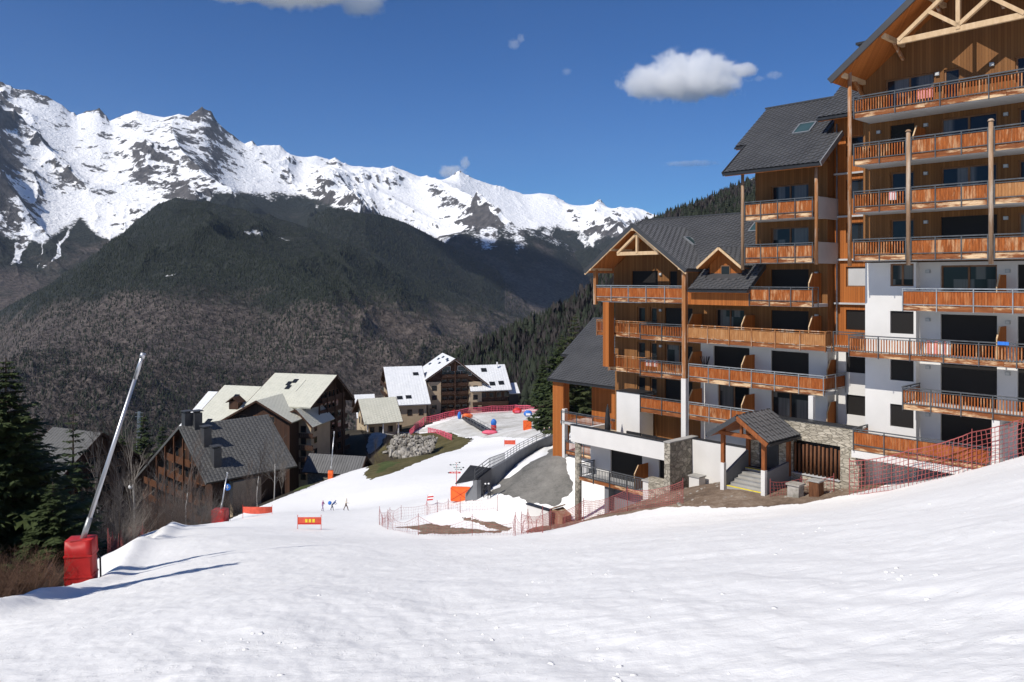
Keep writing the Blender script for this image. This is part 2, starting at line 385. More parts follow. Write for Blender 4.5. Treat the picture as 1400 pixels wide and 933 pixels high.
CP += [(-29, 14, -15.5), (-34, 28, -22), (-38, 42, -26), (-44, 62, -31), (-52, 90, -39), (-56, 118, -43), (-60, 140, -46), (-50, 170, -48), (-48, 205, -48), (-75, 60, -42), (-90, 100, -56),
       (-100, 160, -66), (-45, 265, -52), (-90, 240, -75), (-30, 300, -58), (30, 300, -44), (80, 300, -30), (20, 68, -13.5), (35, 55, -9.5), (38, 46, -8.2), (30, 78, -9), (55, 60, 0), (70, 90, 12), (40, 120, -8), (25, 110, -14),
       (10, 100, -20), (20, 150, -24), (60, 180, -8), (120, 120, 35), (150, 250, 25), (120, 0, 36), (-150, 0, -75), (-160, 80, -90), (-200, 200, -130), (-200, 350, -170), (-60, 420, -120), (60, 420, -70), (200, 420, 10), (-250, -100, -110), (250, -100, 90), (260, 150, 90)]
_c = np.array(CP, float); _n = len(_c)
def _phi(d2): return 0.5*d2*np.log(d2+1e-9)
_K = _phi(((_c[:, None, :2]-_c[None, :, :2])**2).sum(-1)) + np.eye(_n)*12.0
_A = np.zeros((_n+3, _n+3)); _A[:_n, :_n] = _K; _A[:_n, _n] = 1; _A[:_n, _n+1:] = _c[:, :2]; _A[_n:, :_n] = _A[:_n, _n:].T
_w = np.linalg.solve(_A, np.concatenate([_c[:, 2], np.zeros(3)]))
BERM = np.array([(-12.5, 12), (-13.7, 21), (-15.0, 26), (-15.5, 29.5), (-15.7, 31), (-17.2, 35), (-19.6, 41), (-21.8, 47), (-26, 60), (-32.5, 78), (-36, 94)], float)
def polydist(x, y, P, closed=False):
    d = np.full(np.shape(x), 1e9)
    n = len(P)
    for i in range(n if closed else n-1):
        a = P[i]; b = P[(i+1) % n]; ab = b-a; t = np.clip(((x-a[0])*ab[0]+(y-a[1])*ab[1])/(ab@ab), 0, 1)
        d = np.minimum(d, np.hypot(x-a[0]-t*ab[0], y-a[1]-t*ab[1]))
    return d
def inside(x, y, P):
    c = np.zeros(np.shape(x), bool); n = len(P)
    for i in range(n):
        x0, y0 = P[i]; x1, y1 = P[(i+1) % n]
        c ^= ((y0 > y) != (y1 > y)) & (x < (x1-x0)*(y-y0)/(y1-y0+1e-12)+x0)
    return c
def H0(x, y):
    x = np.asarray(x, float); y = np.asarray(y, float); sh = x.shape; x = x.ravel(); y = y.ravel()
    z = np.empty(len(x))
    for i in range(0, len(x), 60000):
        xx = x[i:i+60000]; yy = y[i:i+60000]
        d2 = (xx[:, None]-_c[None, :, 0])**2+(yy[:, None]-_c[None, :, 1])**2
        z[i:i+60000] = _phi(d2)@_w[:_n]+_w[_n]+_w[_n+1]*xx+_w[_n+2]*yy
    return z.reshape(sh)
def H(x, y):
    x = np.asarray(x, float); y = np.asarray(y, float)
    z = H0(x, y)
    d = polydist(x, y, BERM)
    z = z+0.42*np.exp(-(d/0.75)**2)*(1+0.35*fbm(x*0.35, y*0.35, 3))*np.clip((y-6)/8, 0, 1)
    near = np.exp(-np.hypot(x, y)/70)
    z = z+0.16*fbm(x*0.13, y*0.13, 4)*(0.4+near)+0.07*fbm(x*0.9+y*0.35, y*0.5-x*0.2, 4)*near+0.03*fbm(x*3.5, y*3.5, 3)*near
    return z
def hit(px, py, ymin=5.0, ymax=420.0):
    """where the line of sight through a photograph point meets the ground"""
    Y = np.geomspace(ymin, ymax, 1500); x = (px-700)/FPX*Y; z = -(py-YH)/FPX*Y
    below = z < H0(x, Y)
    i = int(np.argmax(below)) if below.any() else len(Y)-1
    return np.array([x[i], Y[i]])
def gz(x, y): return float(H(np.array([x]), np.array([y]))[0])
SNOWP = np.array([(-60, -80), (-19, 14), (-18.5, 22), (-18.6, 28), (-19.6, 32), (-21, 37), (-24.5, 45), (-33.5, 72), (-39, 98), (-37, 112), (-36, 125), (-31, 142), (-26, 158), (-20, 176), (-13, 184), (-9, 190), (-12, 200), (-24, 226), (-30, 238), (-14, 262), (20, 266), (45, 258), (30, 160), (60, 60), (200, -80)], float)
def make_ground():
    az = np.concatenate([np.linspace(-R(46), R(46), 860), np.linspace(R(46), R(314), 70)[1:]])
    rr = np.concatenate([[0.4, 1.0, 1.8], np.geomspace(2.6, 360, 470), np.geomspace(366, 900, 30)])
    A, Q = np.meshgrid(az, rr); X = np.sin(A)*Q; Y = np.cos(A)*Q
    Z = H(X, Y)
    far = np.clip((Q-300)/250, 0, 1)
    zf = np.where(X > 0.25*Y, -40+0.18*(X-0.25*Y), -60-0.45*(Q-300))
    Z = Z*(1-far)+zf*far
    co = np.stack([X, Y, Z], -1).reshape(-1, 3); q = grid_quads(len(rr), len(az))
    cx = co[q, 0].mean(1); cy = co[q, 1].mean(1)
    wob = 0.8*fbm(cx*0.35, cy*0.35, 3)
    sn = inside(cx+wob, cy+wob, SNOWP)
    for nm, msk, mat in (('snow_slope', sn, 'snow'), ('ground', ~sn, 'forest_floor')):
        qq = q[msk]; used, inv = np.unique(qq, return_inverse=True)
        me = fast_mesh(nm, co[used], inv.reshape(-1, 4), mat)
        link(nm, me, kind='structure')
make_ground()
def patch(name, P, mat, step=0.5, lift=0.07, soft=1.2, wob=0.5, kind='structure', hfun=None, flat=None):
    """a sheet lying on the ground inside outline P; its rim dips under the snow so the edge is ragged"""
    P = np.array(P, float); x0, y0 = P.min(0)-1.5; x1, y1 = P.max(0)+1.5
    xs = np.arange(x0, x1, step); ys = np.arange(y0, y1, step); X, Y = np.meshgrid(xs, ys)
    d = polydist(X, Y, P, True); sd = np.where(inside(X, Y, P), d, -d)
    sd = sd+wob*fbm(X*0.55/max(wob, .3)*.5, Y*0.55/max(wob, .3)*.5, 4)
    Z = H(X, Y) if hfun is None else hfun(X, Y)
    Z = Z+lift*np.clip(sd/soft, -3.5, 1)+0.03*fbm(X*1.3, Y*1.3, 3)
    co = np.stack([X, Y, Z], -1).reshape(-1, 3); q = grid_quads(len(ys), len(xs))
    keep = (sd.ravel()[q] > -soft*1.5).any(1)
    qq = q[keep]; used, inv = np.unique(qq, return_inverse=True)
    return link(name, fast_mesh(name, co[used], inv.reshape(-1, 4), mat), kind=kind)

# ------------------------------------------------------------------ mountains: ridges at their real distances
def mountain_mat():
    m, t, p = newmat('mountain', 0.9, 0, 0.1)
    geo = t.add('ShaderNodeNewGeometry'); pos = geo.outputs['Position']
    rk = t.add('ShaderNodeAttribute', attribute_name='rock').outputs['Fac']
    fo = t.add('ShaderNodeAttribute', attribute_name='forest').outputs['Fac']
    br = t.add('ShaderNodeAttribute', attribute_name='brown').outputs['Fac']
    n1 = t.noise(pos, 0.004, 8, 0.62); n2 = t.noise(pos, 0.02, 6, 0.65); n3 = t.noise(pos, 0.05, 4, 0.6)
    rock = t.mix(t.ramp(n2, [(0.3, 0), (0.7, 1)]), (0.035, 0.034, 0.036), (0.125, 0.118, 0.118))
    f = t.math('ADD', rk, t.math('MULTIPLY', t.math('SUBTRACT', t.noise(pos, 0.0075, 9, 0.72), 0.5), 1.5))
    c = t.mix(t.ramp(f, [(0.49, 0.0), (0.54, 1.0)]), (0.86, 0.87, 0.89), rock)
    tree = t.mix(t.ramp(n3, [(0.35, 0), (0.65, 1)]), (0.010, 0.013, 0.012), (0.030, 0.034, 0.030))
    bare = t.mix(t.ramp(n3, [(0.32, 0), (0.68, 1)]), (0.036, 0.031, 0.030), (0.125, 0.104, 0.094))
    fb = t.math('ADD', br, t.math('MULTIPLY', t.math('SUBTRACT', n1, 0.5), 1.6))
    wood = t.mix(t.ramp(fb, [(0.35, 0.0), (0.65, 1.0)]), tree, bare)
    ff = t.math('ADD', fo, t.math('ADD', t.math('MULTIPLY', t.math('SUBTRACT', n1, 0.5), 0.7), t.math('MULTIPLY', t.math('SUBTRACT', n3, 0.5), 0.5)))
    c = t.mix(t.ramp(ff, [(0.44, 0.0), (0.56, 1.0)]), c, wood)
    t.l.new(c, p.inputs['Base Color'])
    bump(t, p, t.math('ADD', n2, t.math('MULTIPLY', n3, 0.5)), 0.7, 25.0)
mountain_mat()
RIDGES = {}
def ridge(name, sky_pts, Rpts, r_near, z_near, ncol, nrow, power, namp, nscale, forest, brown, rock0=0.5, jag=0.0, seed=0.0, tree_top=0.0, crag=0.0):
    sx = [p[0] for p in sky_pts]; sy = [p[1] for p in sky_pts]
    px = np.linspace(sx[0], sx[-1], ncol); a = (px-700)/FPX
    py = np.interp(px, sx, sy)
    py = py+jag*(ridged(px*0.021+seed, px*0+seed, 5)-0.45)*-1
    Rc = np.interp(px, [p[0] for p in Rpts], [p[1] for p in Rpts])
    zc = -(py-YH)/FPX*Rc - tree_top
    t = np.linspace(0, 1, nrow)
    T, A = np.meshgrid(t, a, indexing='ij'); RC = np.broadcast_to(Rc, T.shape); ZC = np.broadcast_to(zc, T.shape); PX = np.broadcast_to(px, T.shape)
    rn = np.interp(px, [p[0] for p in r_near], [p[1] for p in r_near]); zn = np.interp(px, [p[0] for p in z_near], [p[1] for p in z_near])
    Yv = rn+(RC-rn)*T; X = A*Yv
    def smooth(z, w):
        k = np.exp(-np.linspace(-2.2, 2.2, 2*w+1)**2); k /= k.sum()
        return np.convolve(np.pad(z, w, mode='edge'), k, 'valid')
    z1 = smooth(zc, max(3, ncol//9)); z2 = smooth(zc, max(2, ncol//45)); z2 = z2-z1; z3 = zc-z1-z2
    base = zn+(z1-zn)*T**power+z2*T**6+z3*T**70
    # skewed noise coordinates: gullies and ribs do not run along the line of sight
    sk = 0.45
    rg = ridged(X/nscale+seed+sk*Yv/nscale, Yv/nscale*0.8+seed*1.7, 7, 0.56)
    env = np.clip(T*5, 0, 1)*np.clip((1-T)*3.2, 0, 1)**0.8
    Z = base+namp*(rg-0.42)*env*2
    if crag:
        e2 = np.clip(T*4, 0, 1)*np.clip((1-T)*30, 0, 1)
        Z = Z+crag*(ridged(X/330+seed*3+0.3*Yv/330, Yv/300, 5, 0.6)-0.4)*e2*np.clip(0.35+1.3*fbm(X/1500+9, Yv/1500, 3), 0.15, 1.6)
    # the back of the ridge
    back = 14; tb = np.linspace(0.02, 0.5, back)
    Yb = Rc[None]*(1+tb[:, None]*0.25); Xb = a[None]*Yb; Zb = zc[None]-(Yb-Rc[None])*0.7
    co = np.concatenate([np.stack([X, Yv, Z], -1), np.stack([Xb, Yb, Zb], -1)], 0)
    nr = nrow+back; q = grid_quads(nr, ncol)
    me = fast_mesh(name, co.reshape(-1, 3), q, 'mountain')
    PY = YH-FPX*Z/Yv
    dzr = np.gradient(Z, axis=0)/np.maximum(np.gradient(Yv, axis=0), 1e-3); dzc = np.gradient(Z, axis=1)/np.maximum(np.abs(np.gradient(X, axis=1)), 1e-3)
    steep = np.hypot(dzr, dzc)
    fr = np.clip(forest(PX, PY, steep, T), 0, 1); bw = np.clip(brown(PX, PY, steep, T), 0, 1)
    rv = np.clip(rock0(PX, PY, steep, T) if callable(rock0) else rock0+0*T, 0, 1)
    for nm, arr in (('forest', fr), ('brown', bw), ('rock', rv)):
        at = me.attributes.new(nm, 'FLOAT', 'POINT')
        full = np.concatenate([arr, np.repeat(arr[-1:], back, 0)], 0); at.data.foreach_set('value', full.astype(np.float32).ravel())
    o = link(name, me, kind='structure')
    RIDGES[name] = (co[:nrow], fr, bw, PY)
    return o
ip = lambda pts: (lambda X: np.interp(X, [p[0] for p in pts], [p[1] for p in pts]))
# the snowy range
SKY0 = [(-120, 150), (-60, 100), (0, 112), (18, 118), (38, 119), (60, 128), (85, 140), (105, 160), (118, 150), (136, 148), (150, 166), (165, 160), (185, 155), (205, 152), (225, 155), (245, 151), (258, 158), (266, 152), (276, 143), (284, 152), (296, 164), (315, 178), (335, 194), (345, 190), (352, 200), (375, 199), (395, 208), (420, 212), (432, 210), (450, 216), (458, 212), (470, 222), (500, 229), (522, 231), (536, 224), (552, 228), (575, 238), (600, 244), (625, 236), (645, 240), (670, 250), (695, 258), (715, 263), (738, 259), (758, 262), (772, 276), (790, 278), (815, 275), (835, 283), (848, 279), (870, 287), (900, 296), (960, 310), (1060, 330)]
tl0 = ip([(-120, 300), (0, 322), (60, 330), (110, 300), (150, 330), (200, 300), (300, 262), (420, 268), (480, 292), (540, 300), (600, 330), (630, 352), (660, 310), (710, 318), (760, 308), (800, 322), (870, 326), (1000, 345)])
def for0(PX, PY, st, T):
    # avalanche runs carry the snow down through the trees, farthest on the left flank
    wb_ = 0.55*fbm(PX*0.035, PY*0.035, 4)
    sk = ridged(PX*0.026+PY*0.012+4.0+wb_, PY*0.004+PX*0.003+wb_*.4, 5)
    reach = np.interp(PX, [0, 230, 300, 480, 900], [110, 90, 30, 45, 45])
    run = np.clip((sk-0.36)/0.22, 0, 1)*np.clip(1-(PY-tl0(PX))/reach, 0, 1)
    return 0.5+(PY-tl0(PX))/34.0-1.5*run*np.clip((PY-tl0(PX))/34.0, 0, 1.0)
def rock0(PX, PY, st, T):
    lo = ip([(0, .54), (60, .46), (120, .48), (180, .53), (275, .62), (330, .48), (400, .47), (600, .45), (700, .47), (900, .43)])(PX)
    return lo-0.03+np.clip(st-0.95, -0.6, 1.6)*0.30
ridge('snow_mountain', SKY0, [(-120, 6400), (0, 6400), (280, 7000), (500, 7600), (900, 9000), (1060, 9500)], [(-120, 3300), (1060, 4300)], [(-120, -150), (200, -150), (600, -330), (1060, -300)], 1700, 380, 1.1, 230, 1300, for0,
      lambda PX, PY, st, T: 0.2+0.5*np.clip((300-PX)/120, 0, 1)*np.clip((PY-315)/80, 0, 1)+0*T, rock0, jag=13, seed=2.3, crag=95)
# shaded spurs in front of it
ridge('wooded_spur', [(560, 350), (600, 322), (640, 314), (690, 306), (730, 312), (770, 330), (800, 352), (840, 378), (880, 400), (920, 410)], [(560, 5600), (920, 6200)], [(560, 3600), (920, 4200)], [(560, -420), (920, -420)], 300, 110, 0.9, 120, 620,
      lambda PX, PY, st, T: 0.62+(PY-330)/130.0-0.5*np.clip((0.4-ridged(PX*0.03, PX*0.004+PY*0.002, 4)), 0, 1), lambda PX, PY, st, T: 0.3+(PY-330)/200, 0.5, jag=4, seed=5.1)
ridge('shadowed_spur', [(420, 300), (450, 284), (480, 289), (520, 293), (560, 307), (600, 328), (640, 348), (690, 372), (740, 396), (800, 424), (840, 450)], [(420, 4200), (500, 4200), (650, 5000), (840, 6200)], [(420, 3000), (840, 3900)], [(420, -420), (840, -460)], 420, 120, 0.8, 60, 700,
      lambda PX, PY, st, T: 0.9+0*T, lambda PX, PY, st, T: 0.05+0.5*(PX > 690)+0*T, 0.5, jag=3, seed=8.4)
# the broad wooded hill across the valley
def br_f(PX, PY, st, T):
    return 0.22+np.clip((PY-(ip([(-80, 450), (0, 415), (150, 385), (300, 385), (450, 400), (600, 405), (760, 430)])(PX)))/70.0, -0.3, 0.62)
def fo_f(PX, PY, st, T):
    g = np.exp(-((PX-345)/28)**2-((PY-318)/9)**2)+np.exp(-((PX-400)/35)**2-((PY-327)/6)**2)+0.8*np.exp(-((PX-330)/30)**2-((PY-388)/7)**2)+0.7*np.exp(-((PX-235)/30)**2-((PY-377)/5)**2)+0.6*np.exp(-((PX-55)/18)**2-((PY-545)/6)**2)+0.7*np.exp(-((PX-290)/14)**2-((PY-378)/3)**2)+0.6*np.exp(-((PX-225)/9)**2-((PY-316)/5)**2)+0.6*np.exp(-((PX-60)/12)**2-((PY-512)/3)**2)
    return 0.97-0.5*g-np.clip((120-PX)/120, 0, 1)*np.clip((370-PY)/100, 0, 0.42)
ridge('wooded_hill', [(-120, 520), (-60, 470), (0, 425), (50, 398), (90, 372), (130, 345), (180, 306), (215, 277), (240, 266), (262, 270), (330, 284), (400, 300), (470, 326), (520, 350), (560, 372), (610, 395), (660, 412), (700, 430), (760, 470)],
      [(-120, 3300), (240, 3300), (760, 3500)], [(-120, 700), (760, 900)], [(-120, -330), (300, -380), (760, -330)], 900, 300, 1.0, 135, 1000, fo_f, br_f, 0.5, jag=5, seed=11.7, tree_top=6, crag=60)
# the near wooded hillside behind the apartments
ridge('wooded_hillside', [(560, 500), (600, 482), (650, 462), (720, 430), (760, 410), (810, 385), (835, 352), (860, 312), (880, 290), (905, 284), (950, 274), (985, 256), (1010, 242), (1060, 222), (1150, 200), (1400, 190), (1700, 180)],
      [(560, 640), (800, 880), (880, 1250), (1000, 1400), (1700, 1500)], [(560, 330), (760, 300), (900, 260), (1700, 220)], [(560, -75), (700, -62), (800, -42), (900, -30), (1700, 40)], 420, 110, 1.0, 16, 240,
      lambda PX, PY, st, T: 0.86-0.22*np.clip((PX-880)/60, 0, 1)*np.clip((330-PY)/40, 0, 1), lambda PX, PY, st, T: 0.12+0*T, 0.62, jag=2, seed=3.3, tree_top=12)
# ------------------------------------------------------------------ the apartment building; facade coordinates u (along), v (outwards), w (height above the camera)
BX, BY, BZ = 12.2, 56.0, -19.0
BROT = math.atan2(-0.73980, 0.67282)
def bworld(u, v, w=0.0):
    return Vector((BX+0.67282*u-0.73980*v, BY-0.73980*u-0.67282*v, w))
B = thing('apartment_building', 'large timber and white rendered apartment building with stacked balconies and steep grey roofs', 'building', (BX, BY, BZ), BROT)
ROOT = B
def bp(mb, name, mat, parent=None, smooth=False, **props):
    if parent is None or parent.get('category'):
        return link(name, mb.mesh(name, mat, smooth), parent or ROOT, (0, 0, -BZ), **props)
    return link(name, mb.mesh(name, mat, smooth), parent, **props)
DECK = [9.30, 6.63, 3.94, 1.23, -1.52, -4.21, -6.88, -9.52, -12.2]
def cells(u0, u1, w0, w1, holes):
    us = sorted({u0, u1, *[h[0] for h in holes], *[h[1] for h in holes]}); us = [x for x in us if u0 <= x <= u1]
    ws = sorted({w0, w1, *[h[2] for h in holes], *[h[3] for h in holes]}); ws = [x for x in ws if w0 <= x <= w1]
    out = []
    for i in range(len(us)-1):
        run = None
        for j in range(len(ws)-1):
            cu = (us[i]+us[i+1])/2; cw = (ws[j]+ws[j+1])/2
            solid = not any(h[0] < cu < h[1] and h[2] < cw < h[3] for h in holes)
            if solid: run = [ws[j], ws[j+1]] if run is None else [run[0], ws[j+1]]
            if (not solid or j == len(ws)-2) and run is not None: out.append((us[i], us[i+1], *run)); run = None
    return out
def wall(u0, u1, w0, w1, v, holes=(), mat='wall_boards', th=0.3, name='wall', parent=None):
    mb = MB()
    for a, b, c, d in cells(u0, u1, w0, w1, list(holes)): mb.b(a, b, v-th, v, c, d)
    return bp(mb, name, mat, parent)
SHUT = 'shut'
def window(u0, u1, w0, w1, v, kind='slider', name='window', fmat='window_wood', parent=None):
    """frame as the part; panes, mullion or roller shutter as its sub-parts"""
    fw = 0.09; d = 0.13
    mb = MB()
    mb.b(u0, u1, v-d-0.08, v-d, w1-fw, w1).b(u0, u0+fw, v-d-0.08, v-d, w0, w1-fw).b(u1-fw, u1, v-d-0.08, v-d, w0, w1-fw)
    mb.b(u0+fw, u1-fw, v-d-0.08, v-d, w0, w0+fw*0.8)
    o = bp(mb, name, fmat if kind != SHUT else 'dark_metal', parent)
    if kind == SHUT:
        bp(MB().b(u0+0.03, u1-0.03, v-d-0.03, v-d+0.025, w0+0.02, w1-0.02), 'shutter', 'shutter', o)
    elif kind == 'slider':
        m = (u0+u1)/2
        bp(MB().b(m-0.05, m+0.05, v-d-0.05, v-d+0.01, w0+fw*0.8, w1-fw), 'mullion', fmat, o)
        for a, b in ((u0+fw, m-0.05), (m+0.05, u1-fw)):
            bp(MB().b(a, b, v-d-0.06, v-d-0.035, w0+fw*0.8, w1-fw), 'pane', 'glass_curtain', o)
    else:
        bp(MB().b(u0+fw, u1-fw, v-d-0.06, v-d-0.035, w0+fw*0.8, w1-fw), 'pane', 'glass', o)
    return o
NBAL = [0]
def balcony(u0, u1, v, rail, vback, infill='closed', plank='plank', metal='rail_metal', left=True, right=True, slab=True, step=2.15, fasc=True, rightback=None, name='balcony'):
    """floor slab as the part; fascia, rail, posts and planks as sub-parts"""
    dk = rail-1.05; rr = random.Random(int(u0*100)+int(rail*37)+5)
    o = bp(MB().b(u0+0.02, u1-0.02, vback, v-0.10, dk-0.20, dk), name, 'slab')
    if fasc:
        n = max(1, round((u1-u0)/4.2))
        for i in range(n):
            a = u0+(u1-u0)*i/n; b = u0+(u1-u0)*(i+1)/n-0.012
            bp(MB().b(a, b, v-0.098, v-0.03, dk-0.17+rr.uniform(-.01, .01), dk+0.10+rr.uniform(-.01, .015)), 'fascia_board', 'fascia', o)
    segs = [((u0, v), (u1, v))]
    if left: segs.append(((u0, vback), (u0, v)))
    if right: segs.append(((u1, v), (u1, vback if rightback is None else rightback)))
    top = MB(); pl = MB()
    for (a, b) in segs:
        A = Vector((a[0], -a[1], 0)); Bv = Vector((b[0], -b[1], 0)); L = (Bv-A).length
        if L < 0.25: continue
        dr = (Bv-A)/L; nn = Vector((dr.y, -dr.x, 0))
        if (a[0] == b[0]): nn = Vector((-1 if a[0] == u0 else 1, 0, 0))
        top.beam(A+Vector((0, 0, rail-0.03)), Bv+Vector((0, 0, rail-0.03)), 0.075, 0.06)
        top.beam(A+Vector((0, 0, rail-0.16)), Bv+Vector((0, 0, rail-0.16)), 0.04, 0.035)
        top.beam(A+Vector((0, 0, dk+0.16)), Bv+Vector((0, 0, dk+0.16)), 0.045, 0.045)
        k = max(1, round(L/step))
        for i in range(k+1):
            if a[0] == b[0] and i == (0 if a[0] == u1 else k): continue
            c = A+dr*(L*i/k); c = c+dr*(0.04 if i == 0 else (-0.04 if i == k else 0))
            bp(MB().beam(c+nn*0.03+Vector((0, 0, dk-0.22)), c+nn*0.03+Vector((0, 0, rail-0.01)), 0.06, 0.05), 'post', metal, o)
        pw, gp = (0.132, 0.010) if infill == 'closed' else (0.06, 0.085)
        x = 0.07
        while x < L-0.1:
            c = A+dr*(x+pw/2)-nn*0.03
            zt = rail-0.19+rr.uniform(-0.012, 0.012); zb = dk+0.12+rr.uniform(-0.03, 0.01)
            h = dr*(pw/2); q = nn*0.011
            pl.add([c-h-q+Vector((0, 0, zb)), c+h-q+Vector((0, 0, zb)), c+h+q+Vector((0, 0, zb)), c-h+q+Vector((0, 0, zb)), c-h-q+Vector((0, 0, zt)), c+h-q+Vector((0, 0, zt)), c+h+q+Vector((0, 0, zt)), c-h+q+Vector((0, 0, zt))],
                   [(0,3,2,1),(4,5,6,7),(0,1,5,4),(1,2,6,5),(2,3,7,6),(3,0,4,7)])
            x += pw+gp
    bp(top, 'handrail', metal, o)
    bp(pl, 'plank_infill', plank, o, kind='stuff')
    return o
def screen(u, v0, v1, dk, h=1.75, mat='wall_boards_orange'):
    """timber privacy screen across a balcony, its outer upper corner cut off"""
    pts = [(u, -v0, dk), (u, -v1, dk), (u, -v1, dk+h*0.66), (u, -(v1-0.45), dk+h), (u, -v0, dk+h)]
    o = bp(MB().prism(pts, (0.05, 0, 0)), 'privacy_screen', mat)
    bp(MB().beam((u+.025, -v1-0.02, dk), (u+.025, -v1-0.02, dk+h*0.66), .07, .05).beam((u+.025, -v1-.02, dk+h*.66), (u+.025, -v1+.43, dk+h+.02), .07, .05), 'edge_strip', 'beam_pale', o)
def lamp(u, v, w):
    o = bp(MB().b(u-0.11, u+0.11, v, v+0.12, w-0.09, w+0.09), 'wall_lamp', 'rail_light')
    bp(MB().b(u-0.085, u+0.085, v+0.12, v+0.13, w-0.065, w+0.065), 'lens', 'sign_white', o)
def roofgrid(origin, ex, ey, W_, L, col=0.30, row=0.42, mat='roof_grey', parent=None, clip=None, name='tiles', rib=0.035, stag=True):
    """pressed tile sheets: ribs up the slope, a step at each course, neighbouring columns half a course apart"""
    ex = Vector(ex).normalized(); ey = Vector(ey).normalized(); nz = ex.cross(ey).normalized(); o = Vector(origin)
    nc = max(1, round(W_/col)); cw = W_/nc; vs = []; fs = []
    prof = [(0.0, 0.0), (0.30, 0.0), (0.42, 1.0), (0.88, 1.0), (1.0, 0.0)]
    for c in range(nc):
        ph = (0.5 if (c % 2 and stag) else 0.0)*row
        ts = [0.0]; t = row-ph if ph else row
        while t < L-1e-6: ts += [t-0.004, t]; t += row
        ts.append(L); hs = []
        for i, tt in enumerate(ts): hs.append(0.0 if i % 2 == 1 else 0.045)
        if len(ts) % 2: hs[-1] = 0.0
        for a in range(len(prof)-1):
            for b in range(len(ts)-1):
                s0 = (c+prof[a][0])*cw; s1 = (c+prof[a+1][0])*cw
                if clip and not clip((s0+s1)/2, (ts[b]+ts[b+1])/2): continue
                k = len(vs)
                for (s, rh), (tt, hh) in (((s0, prof[a][1]), (ts[b], hs[b])), ((s1, prof[a+1][1]), (ts[b], hs[b])), ((s1, prof[a+1][1]), (ts[b+1], hs[b+1])), ((s0, prof[a][1]), (ts[b+1], hs[b+1]))):
                    vs.append(o+ex*s+ey*tt+nz*(rh*rib+hh+0.01))
                fs.append((k, k+1, k+2, k+3))
    mb = MB(); mb.v = [tuple(v) for v in vs]; mb.f = fs
    return bp(mb, name, mat, parent, kind='stuff') if parent is not None else (mb)
def roofslab(pts, th=0.24, mat='roof_fascia', name='roof', soffit=None):
    """pts: eave-left, eave-right, ridge-right, ridge-left"""
    P = [Vector(p) for p in pts]; n = (P[1]-P[0]).cross(P[3]-P[0]).normalized()
    o = bp(MB().prism(P, -n*th), name, mat)
    if soffit:
        bp(MB().prism([p-n*(th+0.004) for p in P], -n*0.04), 'soffit', soffit, o)
    return o
def skylight(o, ex, ey, s, t, w=0.8, h=1.25, parent=None):
    ex = Vector(ex).normalized(); ey = Vector(ey).normalized(); n = ex.cross(ey).normalized(); c = Vector(o)+ex*s+ey*t
    fr = MB()
    for a, b in (((0, 0), (w, 0)), ((0, h), (w, h)), ((0, 0), (0, h)), ((w, 0), (w, h))):
        fr.beam(c+ex*a[0]+ey*a[1]+n*0.09, c+ex*b[0]+ey*b[1]+n*0.09, 0.1, 0.12, n)
    f = bp(fr, 'skylight', 'skylight_frame', parent)
    bp(MB().prism([c+n*.1, c+ex*w+n*.1, c+ex*w+ey*h+n*.1, c+ey*h+n*.1], n*0.02), 'pane', 'glass_teal', f)
# ---- right wing: timber storeys above, white render below
hU = []
for k, dk in enumerate(DECK[:4]):
    hd = dk+2.18
    if k == 0: L_ = [(13.34, 16.01, 'slider', 0), (16.5, 17.31, 'one', 0), (19.96, 22.4, 'slider', 0)]
    else: L_ = [(13.63, 14.95, 'one' if k != 1 else SHUT, 0), (16.35, 19.12, 'slider' if k < 3 else SHUT, 0), (20.09, 22.6, 'slider', 0)]
    for a, b, kd, s in L_: hU.append((a, b, dk+0.04, hd, kd))
wall(12.07, 24.2, 1.0, 11.7, -0.5, [h[:4] for h in hU], 'wall_boards')
for h in hU: window(*h[:4], -0.5, h[4])
# gable panel above the top storey
bp(MB().prism([(12.07, 0.5, 11.7), (24.2, 0.5, 11.7), (23.9, 0.5, 11.78), (18.0, 0.5, 16.2), (12.3, 0.5, 11.78)], (0, 0.3, 0)), 'gable_panel', 'wall_boards')
bp(MB().b(12.07, 12.37, -9.0, -0.8, -4.2, 11.7), 'side_wall', 'wall_boards')
bp(MB().b(23.9, 24.2, -9.0, -0.8, -14, 11.7), 'side_wall', 'wall_boards')
hA = []; hB = []
for k in (4, 5, 6, 7):
    dk = DECK[k]
    hA.append((13.71, 15.0, dk+1.12, dk+2.40, 'slider' if k == 4 else SHUT))
    hB.append((16.24, 19.03, dk+0.04, dk+2.28, 'slider' if k == 4 else SHUT)); hB.append((19.98, 22.6, dk+0.04, dk+2.28, SHUT))
wall(12.28, 15.13, -13.5, 0.95, -0.3, [h[:4] for h in hA], 'render_white', 0.5)
for h in hA: window(*h[:4], -0.3, h[4])
wall(15.13, 24.2, -13.5, 0.95, -0.8, [h[:4] for h in hB], 'render_white')
for h in hB: window(*h[:4], -0.8, h[4])
bp(MB().b(15.135, 24.2, -2.2, -1.4, 0.7, 0.98), 'floor_slab', 'slab')
for k, (a, inf, plk) in enumerate(((12.46, 'open', 'plank'), (12.46, 'open', 'plank'), (12.46, 'open', 'plank'), (12.46, 'open', 'plank'))):
    rl = DECK[k]+1.05
    if k == 0:
        balcony(12.46, 24.0, 1.6, rl, -0.5, 'open', plk, 'rail_metal', right=False)
    else:
        balcony(12.46, 15.38, 1.6, rl, -0.5, 'open', plk, right=False, step=1.5)
        balcony(15.58, 19.38, 1.6, rl, -0.5, 'closed', plk, left=False, right=False, step=1.28)
        balcony(19.6, 24.0, 1.6, rl, -0.5, 'closed', 'plank_new' if k == 2 else plk, left=False, right=False, step=1.45)
